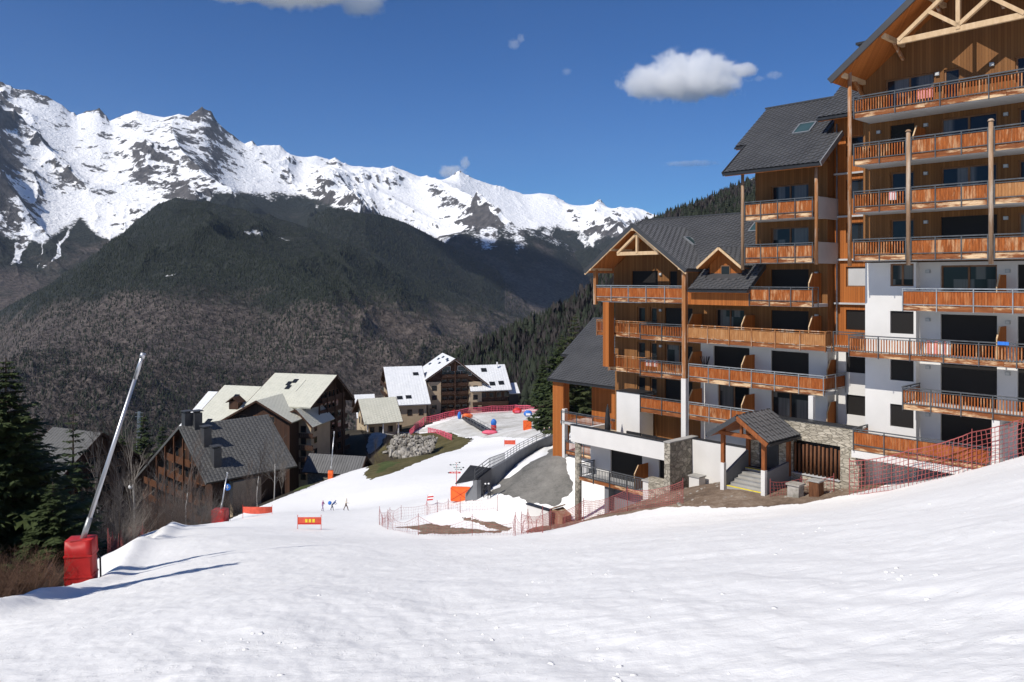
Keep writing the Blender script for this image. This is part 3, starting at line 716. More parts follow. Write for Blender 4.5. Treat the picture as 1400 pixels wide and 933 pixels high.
for dk in DECK[1:4]:
    for a, b in ((15.36, 15.6), (19.36, 19.62)): bp(MB().b(a, b, -0.5, 1.5, dk-0.19, dk-0.01), 'sun_slit_filler', 'slab')  # added strips that keep slits of sun off the wall between balconies
balcony(15.14, 24.0, 1.6, DECK[4]+1.05, -0.8, 'closed', 'plank_red', 'rail_light', right=False, step=1.9)
balcony(12.17, 24.0, 1.6, DECK[5]+1.05, -0.3, 'open', 'plank', 'rail_metal', right=False, step=1.75)
balcony(15.14, 24.0, 1.6, DECK[6]+1.05, -0.8, 'open', 'plank', 'rail_metal', right=False, step=1.6)
balcony(12.42, 19.45, 1.6, DECK[7]+1.05, -0.3, 'closed', 'plank_red', 'rail_metal', right=False, step=1.75)
bp(MB().b(12.3, 19.6, -0.3, 1.52, DECK[7]-0.62, DECK[7]-0.22), 'floor_edge', 'render_white')
bp(MB().b(13.2, 19.4, -0.7, -0.3, -13.5, DECK[7]-0.62), 'wall', 'render_grey')  # grey tone carries the shade below the lowest balcony in the wall colour
bp(MB().b(19.5, 19.85, 1.2, 1.55, -10.2, DECK[6]-0.22), 'column', 'render_white')
for u, top, mt in ((12.25, 12.05, 'post_wood'), (15.47, 7.95, 'post_grey'), (19.48, 7.95, 'post_grey')):
    p = bp(MB().tube((u, -1.62, 0.75), (u, -1.62, top), 0.115, 0.11, 12), 'balcony_post', mt, None, True)
    bp(MB().lathe([(0.05, 0), (0.16, 0.02), (0.1, 0.12), (0.02, 0.14)], (u, -1.62, top), 10), 'post_cap', mt, p)
for dk in DECK[4:6]: screen(19.42, -0.8, 0.6, dk)
screen(15.5, -0.5, 1.1, DECK[1])
for k, dk in enumerate(DECK[:8]):
    v = -0.5 if k < 4 else -0.8
    for u in ((15.6, 19.55) if k != 0 else (16.2, 18.9)): lamp(u, v, dk+1.95 if k else dk+2.0)
lamp(13.0, -0.5, DECK[1]+1.9)
# roof of the right wing
SL = 0.775
for s in (-1, 1):
    ez = 11.42; eu = 18.0+s*6.6; rz = ez+6.6*SL
    pts = [(eu, -2.35, ez), (eu, 12, ez), (18.0, 12, rz), (18.0, -2.35, rz)]
    if s < 0: pts = [pts[1], pts[0], pts[3], pts[2]]
    ro = roofslab(pts, 0.26, soffit='wall_boards_orange')
    P = [Vector(p) for p in pts]
    roofgrid(P[0]+Vector((0, 0, .02)), P[1]-P[0], P[3]-P[0], 14.35, math.hypot(6.6, 6.6*SL), parent=ro, mat='roof_grey')
    bp(MB().beam((eu-s*.02, -2.40, ez-0.12), (18.0, -2.40, rz-0.12), 0.08, 0.36), 'bargeboard', 'roof_fascia', ro)
    for f in (0.11, 0.45, 0.78):
        u = eu-s*6.6*f; z = ez+6.6*f*SL-0.42
        pb = bp(MB().beam((u, 0.5, z), (u, -2.2, z), 0.2, 0.26), 'purlin', 'beam_pale', ro)
        bp(MB().beam((u, 0.45, z-0.85), (u, -0.75, z-0.12), 0.14, 0.16), 'brace', 'post_wood', pb)
tr = bp(MB().beam((14.95, -1.7, 12.92), (21.05, -1.7, 12.92), 0.18, 0.30), 'truss', 'beam_pale')
for a, b in (((15.0, 12.98), (18.0, 15.35)), ((21.0, 12.98), (18.0, 15.35)), ((18.0, 12.9), (18.0, 15.5)), ((18.0, 13.1), (16.6, 14.15)), ((18.0, 13.1), (19.4, 14.15))):
    bp(MB().beam((a[0], -1.715, a[1]), (b[0], -1.715, b[1]), 0.2, 0.22, (0, 1, 0)), 'truss_bar', 'beam_pale', tr)
bp(MB().b(9.5, 10.3, -6.4, -5.6, 12.0, 15.25), 'chimney', 'roof_fascia')
bp(MB().b(9.35, 10.45, -6.55, -5.45, 15.35, 15.5), 'chimney_cap', 'dark_metal')
# ---- recessed link between the wings
hC = [(9.95, 11.45, dk+1.05, dk+2.3, 'slider' if k == 4 else ('one' if k < 4 else SHUT)) for k, dk in enumerate(DECK) if 1 <= k <= 7]
wall(9.2, 12.25, -4.4, 10.6, -2.8, [h[:4] for h in hC if h[2] > -4.4], 'wall_boards_orange')
wall(9.2, 12.25, -13.5, -4.4, -2.8, [h[:4] for h in hC if h[2] < -4.4], 'render_white')
for h in hC: window(*h[:4], -2.8, h[4])
for dk in DECK[1:6]: bp(MB().b(9.25, 12.24, -2.82, -2.62, dk-0.06, dk+0.05), 'ledge', 'slab')
cu = bp(MB().b(10.05, 11.4, -2.93, -2.915, DECK[4]+1.12, DECK[4]+2.2), 'curtain', 'slab')
bp(MB().tube((9.42, 2.68, 9.8), (9.42, 2.68, -11), 0.05, 0.05, 8), 'downpipe', 'rail_light', None, True)
bp(MB().tube((12.12, 2.68, -4.5), (12.12, 2.68, -12), 0.05, 0.05, 8), 'downpipe', 'rail_light', None, True)
balcony(10.12, 12.12, -0.75, DECK[5]+1.05, -2.8, 'open', 'plank_red', 'rail_metal', left=False, right=False, step=2.0)
# ---- middle block
cm = 'wall_boards'
hM = [(5.3, 7.95, dk+0.04, dk+2.16, kd) for dk, kd in ((DECK[2]+0.06, 'slider'), (DECK[3], 'slider'), (DECK[4], SHUT), (DECK[5], SHUT), (DECK[6], SHUT), (DECK[7], 'slider'))]
wall(4.16, 9.2, -4.3, 7.4, -1.9, [h[:4] for h in hM if h[2] > -4.3], cm)
wall(4.44, 9.2, -13.0, -4.3, -1.9, [h[:4] for h in hM if h[2] < -4.3], 'render_white')
for h in hM: window(*h[:4], -1.9, h[4])
bp(MB().b(4.17, 4.45, -8.0, -2.2, 0.0, 8.6), 'side_wall', cm)
bp(MB().b(8.95, 9.22, -2.8, -2.2, -4.3, 8.7), 'side_wall', cm)
bp(MB().b(8.95, 9.22, -2.8, -2.2, -13.0, -4.3), 'side_wall', 'render_white')
for rl in (5.05, 2.27):
    balcony(4.5, 9.24, 0.0, rl, -1.9, 'closed', 'plank', 'rail_metal', right=False, step=1.2)
    bp(MB().b(9.34, 9.46, -2.78, -0.1, rl-1.3, rl+0.02), 'side_parapet', 'slab')
balcony(4.82, 9.24, 0.0, -0.47, -1.9, 'closed', 'plank', 'rail_metal', left=False, right=True, rightback=-0.6, step=1.5)
for u in (4.34, 9.42):
    bp(MB().tube((u, 0.02, 0.6 if u < 5 else 0.9), (u, 0.02, 7.1), 0.11, 0.105, 12), 'balcony_post', 'post_grey' if u < 5 else 'post_wood', None, True)
for dk in (DECK[4], DECK[5]): screen(8.75, -1.9, -0.35, dk, 1.9)
for dk in (DECK[6], DECK[7]): screen(9.3, -2.75, -1.6, dk, 1.8)
for k in (3, 4, 5): lamp(8.5, -1.9, DECK[k]+1.9)
def roof_front(u0, u1, ve, we, vr, wr, name='roof', clip=None, soffit='wall_boards_orange', gutter=None, **kw):
    pts = [(u0, -ve, we), (u1, -ve, we), (u1, -vr, wr), (u0, -vr, wr)]
    ro = roofslab(pts, 0.22, soffit=soffit, name=name); P = [Vector(p) for p in pts]
    roofgrid(P[0]+Vector((0, 0, 0.015)), P[1]-P[0], P[3]-P[0], u1-u0, (P[3]-P[0]).length, parent=ro, clip=clip, **kw)
    ga_, gb_ = gutter or (u0, u1)
    bp(MB().beam((ga_, -ve-0.06, we-0.1), (gb_, -ve-0.06, we-0.1), 0.12, 0.12), 'gutter', 'dark_metal', ro)
    return ro, P
cs = (12.35-7.0)/(6.4+0.6)
def croof(u0, u1, va, vb, **kw): return roof_front(u0, u1, va, 7.0+(0.6-va)*cs, vb, 7.0+(0.6-vb)*cs, **kw)
ro, P = croof(3.3, 9.0, 0.6, -6.4)
croof(9.0, 10.0, 0.6, -2.2)
croof(2.4, 3.3, -2.2, -6.4)
roof_front(2.35, 9.05, -10.4, 12.35-4*cs, -6.4, 12.35, soffit=None) if False else None
bp(MB().prism([(2.35, 6.4, 12.33), (9.05, 6.4, 12.33), (9.05, 11.5, 12.33-5.1*cs), (2.35, 11.5, 12.33-5.1*cs)], (0, 0, -0.22)), 'roof', 'roof_grey')
bp(MB().beam((2.3, 6.4, 12.42), (9.1, 6.4, 12.42), 0.25, 0.1), 'ridge_cap', 'roof_fascia')
Pc = Vector((3.3, -0.6, 7.0)); skylight(Pc+Vector((0, 0, .05)), (1, 0, 0), (0, 7.0, 5.35), 3.2, 4.0, 1.15, 1.25, ro)
for u in (3.26, 10.04): bp(MB().beam((u, -0.66, 6.92), (u, 2.2, 6.92+2.86*cs), 0.07, 0.3), 'bargeboard', 'rail_light' if u > 5 else 'roof_fascia', ro)
# roof over the link, rising behind the big gable
dsl = 0.78
roof_front(8.6, 12.2, -1.7, 10.15, -9.0, 10.15+7.3*dsl, soffit='wall_boards_orange')
# ---- left wing
lm = 'wall_boards'
hL = []
for k, kd in ((5, SHUT), (6, 'slider'), (7, SHUT)):
    dk = DECK[k]
    hL += [(-5.97, -5.2, dk+0.04, dk+2.1, 'one'), (-4.74, -4.1, dk+0.6, dk+2.1, 'one'), (-3.35, -0.9, dk+0.04, dk+2.1, kd)]
hL2 = [(1.0, 3.3, DECK[5]+0.04, DECK[5]+2.15, 'slider'), (0.85, 3.7, DECK[6]+0.04, DECK[6]+2.2, SHUT), (1.2, 3.7, DECK[7]+0.04, DECK[7]+2.2, 'slider')]
wall(-8.16, -0.2, -11.95, -1.75, -1.9, [h[:4] for h in hL], lm)
wall(-0.2, 4.16, -4.3, -1.75, -1.9, [h[:4] for h in hL2[:1]], lm)
wall(-0.2, 4.44, -12.2, -4.3, -1.9, [h[:4] for h in hL2[1:]], 'render_white')
for h in hL+hL2: window(*h[:4], -1.9, h[4])
# gable storey
hG = [(-6.5, -4.0, DECK[4]+0.04, DECK[4]+2.15, SHUT), (-2.95, -2.25, DECK[4]+0.04, DECK[4]+2.1, SHUT)]
wall(-8.3, -0.4, -1.75, 0.75, -1.9, [h[:4] for h in hG], lm)
for h in hG: window(*h[:4], -1.9, h[4])
bp(MB().prism([(-8.3, 1.9, 0.75), (-0.4, 1.9, 0.75), (-0.5, 1.9, 0.9), (-4.4, 1.9, 3.7), (-8.2, 1.9, 0.9)], (0, 0.3, 0)), 'gable_panel', lm)
bp(MB().b(-8.16, -7.88, -11, -2.2, -11.9, 0.9), 'side_wall', lm)
balcony(-8.57, -0.25, 0.0, -0.45, -1.9, 'closed', 'plank_red', 'rail_light', step=1.65, rightback=-0.3)
balcony(-9.2, -4.25, -0.9, -3.17, -1.9, 'open', 'plank_red', 'plank_new' if False else 'post_wood', right=False, step=1.6)
balcony(-4.16, -0.2, 0.0, -3.17, -1.9, 'open', 'plank_red', 'rail_metal', right=False, step=1.95)
balcony(0.0, 10.05, 0.0, -3.15, -1.9, 'closed', 'plank_new', 'post_wood', left=False, rightback=-0.7, step=1.8)
balcony(-8.0, -4.25, -0.9, -5.83, -1.9, 'open', 'plank_red', 'post_wood', right=False, step=1.6)
balcony(-4.16, -0.2, 0.0, -5.83, -1.9, 'open', 'plank', 'rail_metal', right=False, step=1.95)
balcony(0.1, 9.94, 0.0, -5.84, -1.9, 'closed', 'plank_red', 'rail_light', left=False, rightback=-2.75, step=1.75)
balcony(-4.16, -0.2, 0.0, -8.49, -1.9, 'closed', 'plank_red', 'rail_metal', right=False, step=1.95)
balcony(0.1, 5.2, 0.0, -8.49, -1.9, 'closed', 'plank', 'rail_light', left=False, right=False, step=1.75)
bp(MB().b(-8.0, -4.16, -1.9, -0.1, -1.75, -1.55), 'floor_slab', 'slab')
bp(MB().b(-6.4, -4.2, -1.6, 0.0, -11.95, -8.46), 'wall', 'render_white')
bp(MB().b(-6.45, -4.15, -1.65, 0.04, -8.455, -8.38), 'coping', 'dark_metal')
for (u, v, w0, w1, r, mt) in ((-8.55, -0.05, -1.95, 0.75, 0.13, 'post_wood'), (-0.12, 0.12, -6.9, 0.65, 0.15, 'post_wood')):
    bp(MB().b(u-r, u+r, v-r, v+r, w0, w1), 'balcony_post', mt)
bp(MB().b(-7.85, -7.25, -0.72, -0.1, -6.7, -1.75), 'balcony_post', 'wall_boards_orange')
bp(MB().b(-0.32, 0.06, -0.1, 0.28, -12.0, -6.91), 'column', 'render_white')
for dk in (DECK[5], DECK[6], DECK[7]):
    screen(-0.15, -1.9, -0.35, dk, 1.75); screen(4.05, -1.9, -0.35, dk, 1.8)
for k in (4, 5, 6): lamp(-3.7, -1.9, DECK[k]+1.9)
# cross gable roof of the left wing
gs = 0.715; ga = (-4.4, 4.05)
for s in (-1, 1):
    hw = 4.72; eu = ga[0]+s*hw; ez = ga[1]-hw*gs; back = 7.2
    pts = [(eu, -0.55, ez), (eu, back, ez), (ga[0], back, ga[1]), (ga[0], -0.55, ga[1])]
    if s < 0: pts = [pts[1], pts[0], pts[3], pts[2]]
    ro = roofslab(pts, 0.2, soffit='wall_boards_orange'); P = [Vector(p) for p in pts]
    roofgrid(P[0]+Vector((0, 0, .015)), P[1]-P[0], P[3]-P[0], (P[1]-P[0]).length, (P[3]-P[0]).length, parent=ro)
    bp(MB().beam((eu, -0.6, ez-0.1), (ga[0], -0.6, ga[1]-0.1), 0.06, 0.3), 'bargeboard', 'roof_fascia', ro)
    bp(MB().beam((eu, -0.57, ez-0.3), (ga[0], -0.57, ga[1]-0.3), 0.06, 0.12), 'bargeboard', 'beam_pale', ro)
    if s > 0: skylight(P[0]+Vector((0, 0, .05)), P[1]-P[0], P[3]-P[0], 4.3, 3.0, 0.8, 1.1, ro)
    for f in (0.12, 0.55):
        u = eu-s*hw*f; z = ez+hw*f*gs-0.3
        bp(MB().beam((u, 1.9, z), (u, -0.62, z), 0.18, 0.22), 'purlin', 'beam_pale', ro)
bp(MB().beam((ga[0], 1.9, ga[1]-.38), (ga[0], -0.62, ga[1]-.38), 0.2, 0.24), 'purlin', 'beam_pale')
tr = bp(MB().beam((-6.15, -0.2, 1.9), (-2.3, -0.2, 1.9), 0.14, 0.26), 'truss', 'beam_pale')
for a, b in (((-6.1, 1.95), (-4.25, 3.35)), ((-2.35, 1.95), (-4.25, 3.35)), ((-4.25, 1.9), (-4.25, 3.4))):
    bp(MB().beam((a[0], -0.21, a[1]), (b[0], -0.21, b[1]), 0.16, 0.2, (0, 1, 0)), 'truss_bar', 'beam_pale', tr)
# main roof of the left wing (ridge along the facade), notched for the dormer
lsl = (4.95+0.72)/(7.2+0.35); LE = (0.25, 4.95)
vlen = math.hypot(7.55, 5.67)
def lclip(s, t):
    u = LE[0]-0.0+s; v = 0.35-t*7.55/vlen
    return not (1.0 < u < 3.6 and -2.3 < v < -0.5)
ro, P = roof_front(0.3, 4.95, 0.35, -0.72, -7.2, 4.95, clip=lclip)
def lclip2(s, t):            # left of the valley only the part above the cross gable shows
    u = -10.4+s; v = 0.35-t*7.55/vlen; w = -0.72+t*5.67/vlen
    return w > ga[1]-abs(u-ga[0])*gs-0.15
mbx = roofgrid(Vector((-9.6, -0.35, -0.70)), (1, 0, 0), (0, 7.55, 5.67), 9.9, vlen, clip=lambda s, t: (-0.72+t*5.67/vlen) > ga[1]-abs(-9.6+s-ga[0])*gs-0.15)
bp(mbx, 'tiles', 'roof_grey', ro, kind='stuff')
bp(MB().prism([(-9.6, 7.2, 4.93), (4.95, 7.2, 4.93), (4.95, 14.0, 0.0), (-9.6, 14.0, 0.0)], (0, 0, -0.2)), 'roof', 'roof_grey')
bp(MB().beam((-9.7, 7.2, 5.02), (4.95, 7.2, 5.02), 0.26, 0.1), 'ridge_cap', 'roof_fascia')
bp(MB().beam((-9.62, 2.5, 1.3), (-9.62, 7.2, 4.9), 0.06, 0.3), 'bargeboard', 'roof_fascia')
E3 = Vector((0.3, -0.35, -0.72))
skylight(E3+Vector((0, 0, .05)), (1, 0, 0), (0, 7.55, 5.67), 1.45, 6.75, 1.2, 1.3, ro)
skylight(E3+Vector((0, 0, .05)), (1, 0, 0), (0, 7.55, 5.67), 3.3, 5.2, 1.2, 1.3, ro)
bp(MB().b(-0.1, 4.85, -0.35, -0.02, -1.75, -0.78), 'wall', 'wall_boards_orange')
# dormer
dm = bp(MB().prism([(1.05, 1.15, -0.2), (3.55, 1.15, -0.2), (3.55, 1.15, 1.0), (2.3, 1.15, 2.0), (1.05, 1.15, 1.0)], (0, 0.15, 0)), 'dormer', 'wall_boards_orange')
bp(MB().b(1.98, 2.73, -1.14, -1.09, -0.05, 0.95), 'window', 'window_wood', dm)
bp(MB().b(2.05, 2.66, -1.088, -1.07, 0.03, 0.88), 'pane', 'glass', dm)
for s in (-1, 1):
    pts = [(2.3+s*1.75, 0.35, 0.85), (2.3+s*1.75, 4.6, 0.85), (2.3, 4.6, 2.2), (2.3, 0.35, 2.2)]
    if s < 0: pts = [pts[1], pts[0], pts[3], pts[2]]
    rd = roofslab(pts, 0.12, soffit='wall_boards_orange'); P = [Vector(p) for p in pts]
    roofgrid(P[0]+Vector((0, 0, .015)), P[1]-P[0], P[3]-P[0], 4.25, (P[3]-P[0]).length, parent=rd)
    bp(MB().beam((2.3+s*1.75, 0.32, 0.76), (2.3, 0.32, 2.11), 0.05, 0.16), 'bargeboard', 'beam_pale', rd)
# ---- ground storeys and terraces
wall(-4.2, 5.4, -14.2, -12.2, -1.9, [], 'render_white')
wl = [(-4.0, -3.0, -11.85, -9.9, 'one'), (-1.6, -0.7, -11.85, -9.8, 'one')]
bp(MB().b(-8.7, 0.55, -1.9, 2.45, -12.15, -11.9), 'terrace_floor', 'render_cream')
pw = bp(MB().b(-8.6, 0.1, 2.45, 2.7, -12.2, -10.98), 'parapet', 'render_white')
bp(MB().b(-8.62, 0.1, 2.42, 2.73, -10.979, -10.9), 'coping', 'dark_metal', pw)
pw = bp(MB().b(0.62, 5.35, 0.0, 0.3, -14.2, -10.98), 'parapet', 'render_white')
bp(MB().b(0.62, 5.35, -0.03, 0.33, -10.979, -10.92), 'coping', 'dark_metal', pw)
bp(MB().b(-8.85, -8.6, -1.9, 2.45, -12.2, -11.4), 'parapet', 'render_white')
fin = bp(MB().b(0.12, 0.6, -0.35, 2.78, -15.5, -10.95), 'stone_fin', 'stone_round')
bp(MB().b(0.08, 0.64, -0.4, 2.82, -10.949, -10.88), 'coping', 'concrete', fin)
bp(MB().b(0.6, 5.4, -1.9, 0.0, -12.0, -11.85), 'terrace_floor', 'slab')
stl = [(8.39, 11.4, -11.76, -9.75)]
st = wall(5.2, 12.5, -14.5, -8.62, 1.0, stl, 'stone_wall', 0.45, 'stone_wall')
bp(MB().b(5.2, 12.5, 0.5, 1.06, -8.618, -8.52), 'coping', 'dark_metal', st)
bp(MB().b(8.2, 11.6, 0.0, 0.1, -12.0, -9.5), 'recess_back', 'dark_metal', st)
bp(MB().b(5.2, 12.4, -1.9, 0.5, -9.75, -9.55), 'terrace_floor', 'slab')
bp(MB().b(8.39, 11.4, 0.6, 1.08, -11.80, -11.74), 'sill', 'slab', st)
for i in range(12):
    u = 8.52+i*0.252
    bp(MB().tube((u, -0.85, -11.735), (u, -0.85, -9.95-0.03*(i % 3)), 0.085, 0.075, 8), 'log', 'log_wood', st, True)
bp(MB().b(9.12, 9.42, 0.1, 0.4, -8.5, -7.1), 'column', 'render_white')
# room below the terrace
wl = [(-6.4, -3.4, -14.85, -12.6, SHUT), (-1.9, -0.2, -14.6, -12.7, SHUT)]
wall(-8.4, 0.12, -15.2, -12.2, 0.7, [h[:4] for h in wl], 'render_white')
for h in wl: window(*h[:4], 0.7, h[4])
screen(-2.9, 0.7, 2.2, -14.85, 1.7)
balcony(-8.0, -1.75, 2.55, -13.78, 0.7, 'open', 'rail_metal', 'rail_metal', right=False, step=1.5)
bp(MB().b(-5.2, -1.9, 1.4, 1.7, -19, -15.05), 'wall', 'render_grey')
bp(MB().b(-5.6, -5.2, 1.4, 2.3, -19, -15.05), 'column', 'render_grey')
bp(MB().b(-1.75, -1.25, 2.1, 2.7, -17.5, -13.9), 'column', 'render_white')
bp(MB().b(-1.82, -1.18, 2.03, 2.77, -13.898, -13.8), 'coping', 'concrete')
bp(MB().b(-1.25, 0.12, 2.3, 2.75, -17.0, -13.55), 'stone_wall', 'stone_wall')
pc = bp(MB().lathe([(0.27, -19.3), (0.26, -16), (0.25, -12.21)], (-8.1, -2.4, 0), 14), 'stone_pillar', 'stone_round', None, True)
# solid core so that no light leaks through the storeys
bp(MB().b(12.6, 23.8, -9, -1.35, -13, 10.8), 'core', 'dark_metal')
bp(MB().b(-7.8, 8.9, -9.5, -2.9, -13, -0.8), 'core', 'dark_metal')
bp(MB().b(4.5, 9.0, -9.5, -2.9, -0.8, 8.2), 'core', 'dark_metal')
bp(MB().b(-7.8, -1.0, -7, -2.6, -0.8, 0.7), 'core', 'dark_metal')
# ---- annex at the far end
AN = thing('annex_building', 'low timber annex with a grey tiled roof on square posts beside the apartments', 'building', (BX, BY, BZ), BROT)
ROOT = AN
ae = -8.9; asl = 0.745
ro, P = roof_front(-17.7, -9.3, -4.0, ae, -11.0, ae+7.0*asl)
roof_front(-18.6, -17.7, -6.6, ae+2.6*asl, -11.0, ae+7.0*asl)
roof_front(-9.3, -8.4, -6.6, ae+2.6*asl, -11.0, ae+7.0*asl)
skylight(Vector((-17.8, 4.0, ae+.05)), (1, 0, 0), (0, 1, asl), 6.6, 3.4, 1.2, 1.2, ro)
for u in (-17.74, -9.26): bp(MB().beam((u, 3.95, ae-0.1), (u, 6.6, ae+2.6*asl-0.1), 0.06, 0.28), 'bargeboard', 'rail_light' if u > -15 else 'roof_fascia', ro)
bp(MB().prism([(-18.6, 11.0, ae+7*asl), (-8.4, 11.0, ae+7*asl), (-8.4, 16, ae+3.2*asl), (-18.6, 16, ae+3.2*asl)], (0, 0, -.2)), 'roof', 'roof_grey')
bp(MB().b(-17.4, -16.1, -5.0, -4.25, -16.2, ae-0.05), 'post', 'wall_boards_orange')
bp(MB().b(-10.6, -9.5, -5.0, -4.3, -12.6, ae-0.05), 'post', 'wall_boards_orange')
wall(-14.5, -8.3, -12.6, ae+0.9, -6.2, [(-11.6, -11.0, -12.4, -10.2)], 'wall_boards_orange')
window(-11.6, -11.0, -12.4, -10.2, -6.2, SHUT)
bp(MB().b(-16.4, -8.3, -6.0, -4.2, -12.7, -12.45), 'deck', 'slab')
bp(MB().b(-16.2, -15.9, -4.6, -4.2, -15.8, -11.4), 'column', 'render_white')
bp(MB().b(-16.0, -8.4, -10, -6.3, -15.6, -12.5), 'wall', 'render_white')
ROOT = AN
balcony(-16.3, -8.8, -4.2, -11.55, -6.0, 'open', 'plank_red', 'rail_metal', left=False, right=False, step=1.8)
balcony(-15.9, -11.5, -4.3, -14.1, -6.2, 'open', 'plank_red', 'rail_metal', left=False, right=False, step=1.8)
ROOT = B
# ---- the entrance porch
PO = thing('entrance_porch', 'small gabled entrance porch with grey roof, timber posts and yellow edged steps', 'porch', (BX, BY, BZ), BROT)
ROOT = PO
pr_, pe, psl = -8.12, -9.42, 0.655
for s in (-1, 1):
    eu = 6.88+s*2.02
    pts = [(eu, -4.75, pr_-2.02*psl), (eu, -1.0, pr_-2.02*psl), (6.88, -1.0, pr_), (6.88, -4.75, pr_)]
    if s < 0: pts = [pts[1], pts[0], pts[3], pts[2]]
    ro = roofslab(pts, 0.14, soffit='porch_wood'); P = [Vector(p) for p in pts]
    roofgrid(P[0]+Vector((0, 0, .015)), P[1]-P[0], P[3]-P[0], 3.75, (P[3]-P[0]).length, col=0.34, row=0.8, parent=ro, rib=0.035)
    bp(MB().beam((eu, -4.80, pr_-2.02*psl-.1), (6.88, -4.80, pr_-.1), 0.06, 0.26), 'bargeboard', 'porch_wood' if s > 0 else 'roof_fascia', ro)
    bp(MB().beam((eu+s*.05, -4.75, pr_-2.02*psl-.12), (eu+s*.05, -1.0, pr_-2.02*psl-.12), 0.12, 0.12), 'gutter', 'dark_metal', ro)
    up = 6.88+s*1.38
    bp(MB().b(up-.13, up+.13, 3.9, 4.16, -13.2, -11.2), 'post_base', 'render_white')
    bp(MB().b(up-.11, up+.11, 3.92, 4.14, -11.2, -9.15), 'post', 'porch_wood')
    bp(MB().b(up-.11, up+.11, 1.1, 1.3, -12, -9.15), 'post', 'porch_wood')
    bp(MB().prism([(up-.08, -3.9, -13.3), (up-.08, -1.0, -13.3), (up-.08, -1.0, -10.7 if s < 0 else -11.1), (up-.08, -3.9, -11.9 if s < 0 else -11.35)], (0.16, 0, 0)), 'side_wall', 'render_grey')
tr = bp(MB().beam((5.35, -4.2, -9.35), (8.4, -4.2, -9.35), 0.16, 0.22), 'truss', 'porch_wood')
for a, b in (((5.2, -9.3), (6.88, -8.25)), ((8.55, -9.3), (6.88, -8.25)), ((6.88, -9.3), (6.88, -8.3))):
    bp(MB().beam((a[0], -4.21, a[1]), (b[0], -4.21, b[1]), 0.14, 0.17, (0, 1, 0)), 'truss_bar', 'porch_wood', tr)
for i in range(6):
    z = -12.62+i*0.155; v1 = 3.86-i*0.42
    bp(MB().b(5.62, 8.16, v1-0.44, v1, z-0.5, z), 'step', 'concrete')
    if i in (0, 5): bp(MB().b(5.62, 8.16, v1-0.13, v1+0.01, z-0.02, z+0.012), 'step_edge', 'yellow_paint')
    else: bp(MB().b(5.62, 8.16, v1-0.10, v1+0.008, z-0.03, z+0.006), 'step_edge', 'rail_light')
bp(MB().b(5.6, 8.2, 1.02, 1.36, -12.2, -11.85), 'landing', 'dark_metal')
bp(MB().b(6.2, 7.5, 1.01, 1.05, -11.84, -9.8), 'door', 'dark_metal')
ROOT = B
# ------------------------------------------------------------------ ground cover round the buildings
def bw2(u, v): p = bworld(u, v); return (p.x, p.y)
patch('soil_bank', [bw2(*q) for q in ((13.4, 0.6), (12.6, 2.0), (10.5, 4.6), (8, 6.4), (4, 7.6), (0.5, 8.4), (-3, 8.4), (-6, 7.8), (-9.6, 6.6), (-10.6, 4.5), (-9.3, 2.0), (-1.5, 2.2), (0.5, -0.6), (6, -0.6), (13, -0.6))], 'soil', 0.22, 0.07, 0.8, 0.9)
patch('soil_patch', [hit(*q) for q in ((548, 721), (590, 716), (640, 722), (690, 729), (640, 731), (570, 730))], 'soil', 0.25, 0.05, 0.6, 0.7)
patch('soil_strip', [hit(*q) for q in ((628, 708), (640, 708), (700, 724), (692, 727))], 'soil', 0.25, 0.06, 0.6, 0.4)
ROADP = [hit(*q) for q in ((663, 678), (676, 668), (700, 645), (735, 622), (760, 611), (776, 640), (784, 672), (760, 692), (725, 688), (692, 676))]
patch('road', ROADP, 'asphalt', 0.4, 0.06, 0.5, 0.3)
patch('snow_bank', [hit(*q) for q in ((690, 655), (700, 640), (728, 622), (750, 611), (752, 615), (724, 634), (704, 650), (694, 657))], 'snow', 0.25, 0.32, 0.8, 0.5)
patch('worn_snow', [hit(q[0], q[1], 120) for q in ((548, 592), (600, 578), (640, 567), (700, 563), (751, 561), (753, 596), (716, 600), (664, 598), (640, 594), (596, 588))], 'dirty_snow', 0.9, 0.10, 3.0, 4.0)
patch('grass_bank', [hit(q[0], q[1], 120) for q in ((600, 590), (626, 595), (646, 603), (632, 611), (600, 622), (565, 635), (532, 648), (506, 657), (498, 648), (512, 622), (535, 602), (560, 593))], 'grass', 0.6, 0.14, 1.2, 1.0)
patch('grass_strip', [hit(q[0], q[1], 120) for q in ((505, 652), (520, 632), (545, 632), (556, 624), (560, 630), (530, 646))], 'grass_green', 0.6, 0.16, 1.2, 1.0)
patch('grass_verge', [hit(q[0], q[1], 100) for q in ((404, 650), (420, 632), (444, 628), (420, 668), (402, 672))], 'grass_green', 0.7, 0.2, 1.2, 1.0)
patch('lane', [hit(q[0], q[1], 160) for q in ((500, 612), (530, 590), (545, 590), (520, 612), (505, 622))], 'concrete', 0.7, 0.2, 1.2, 0.6)
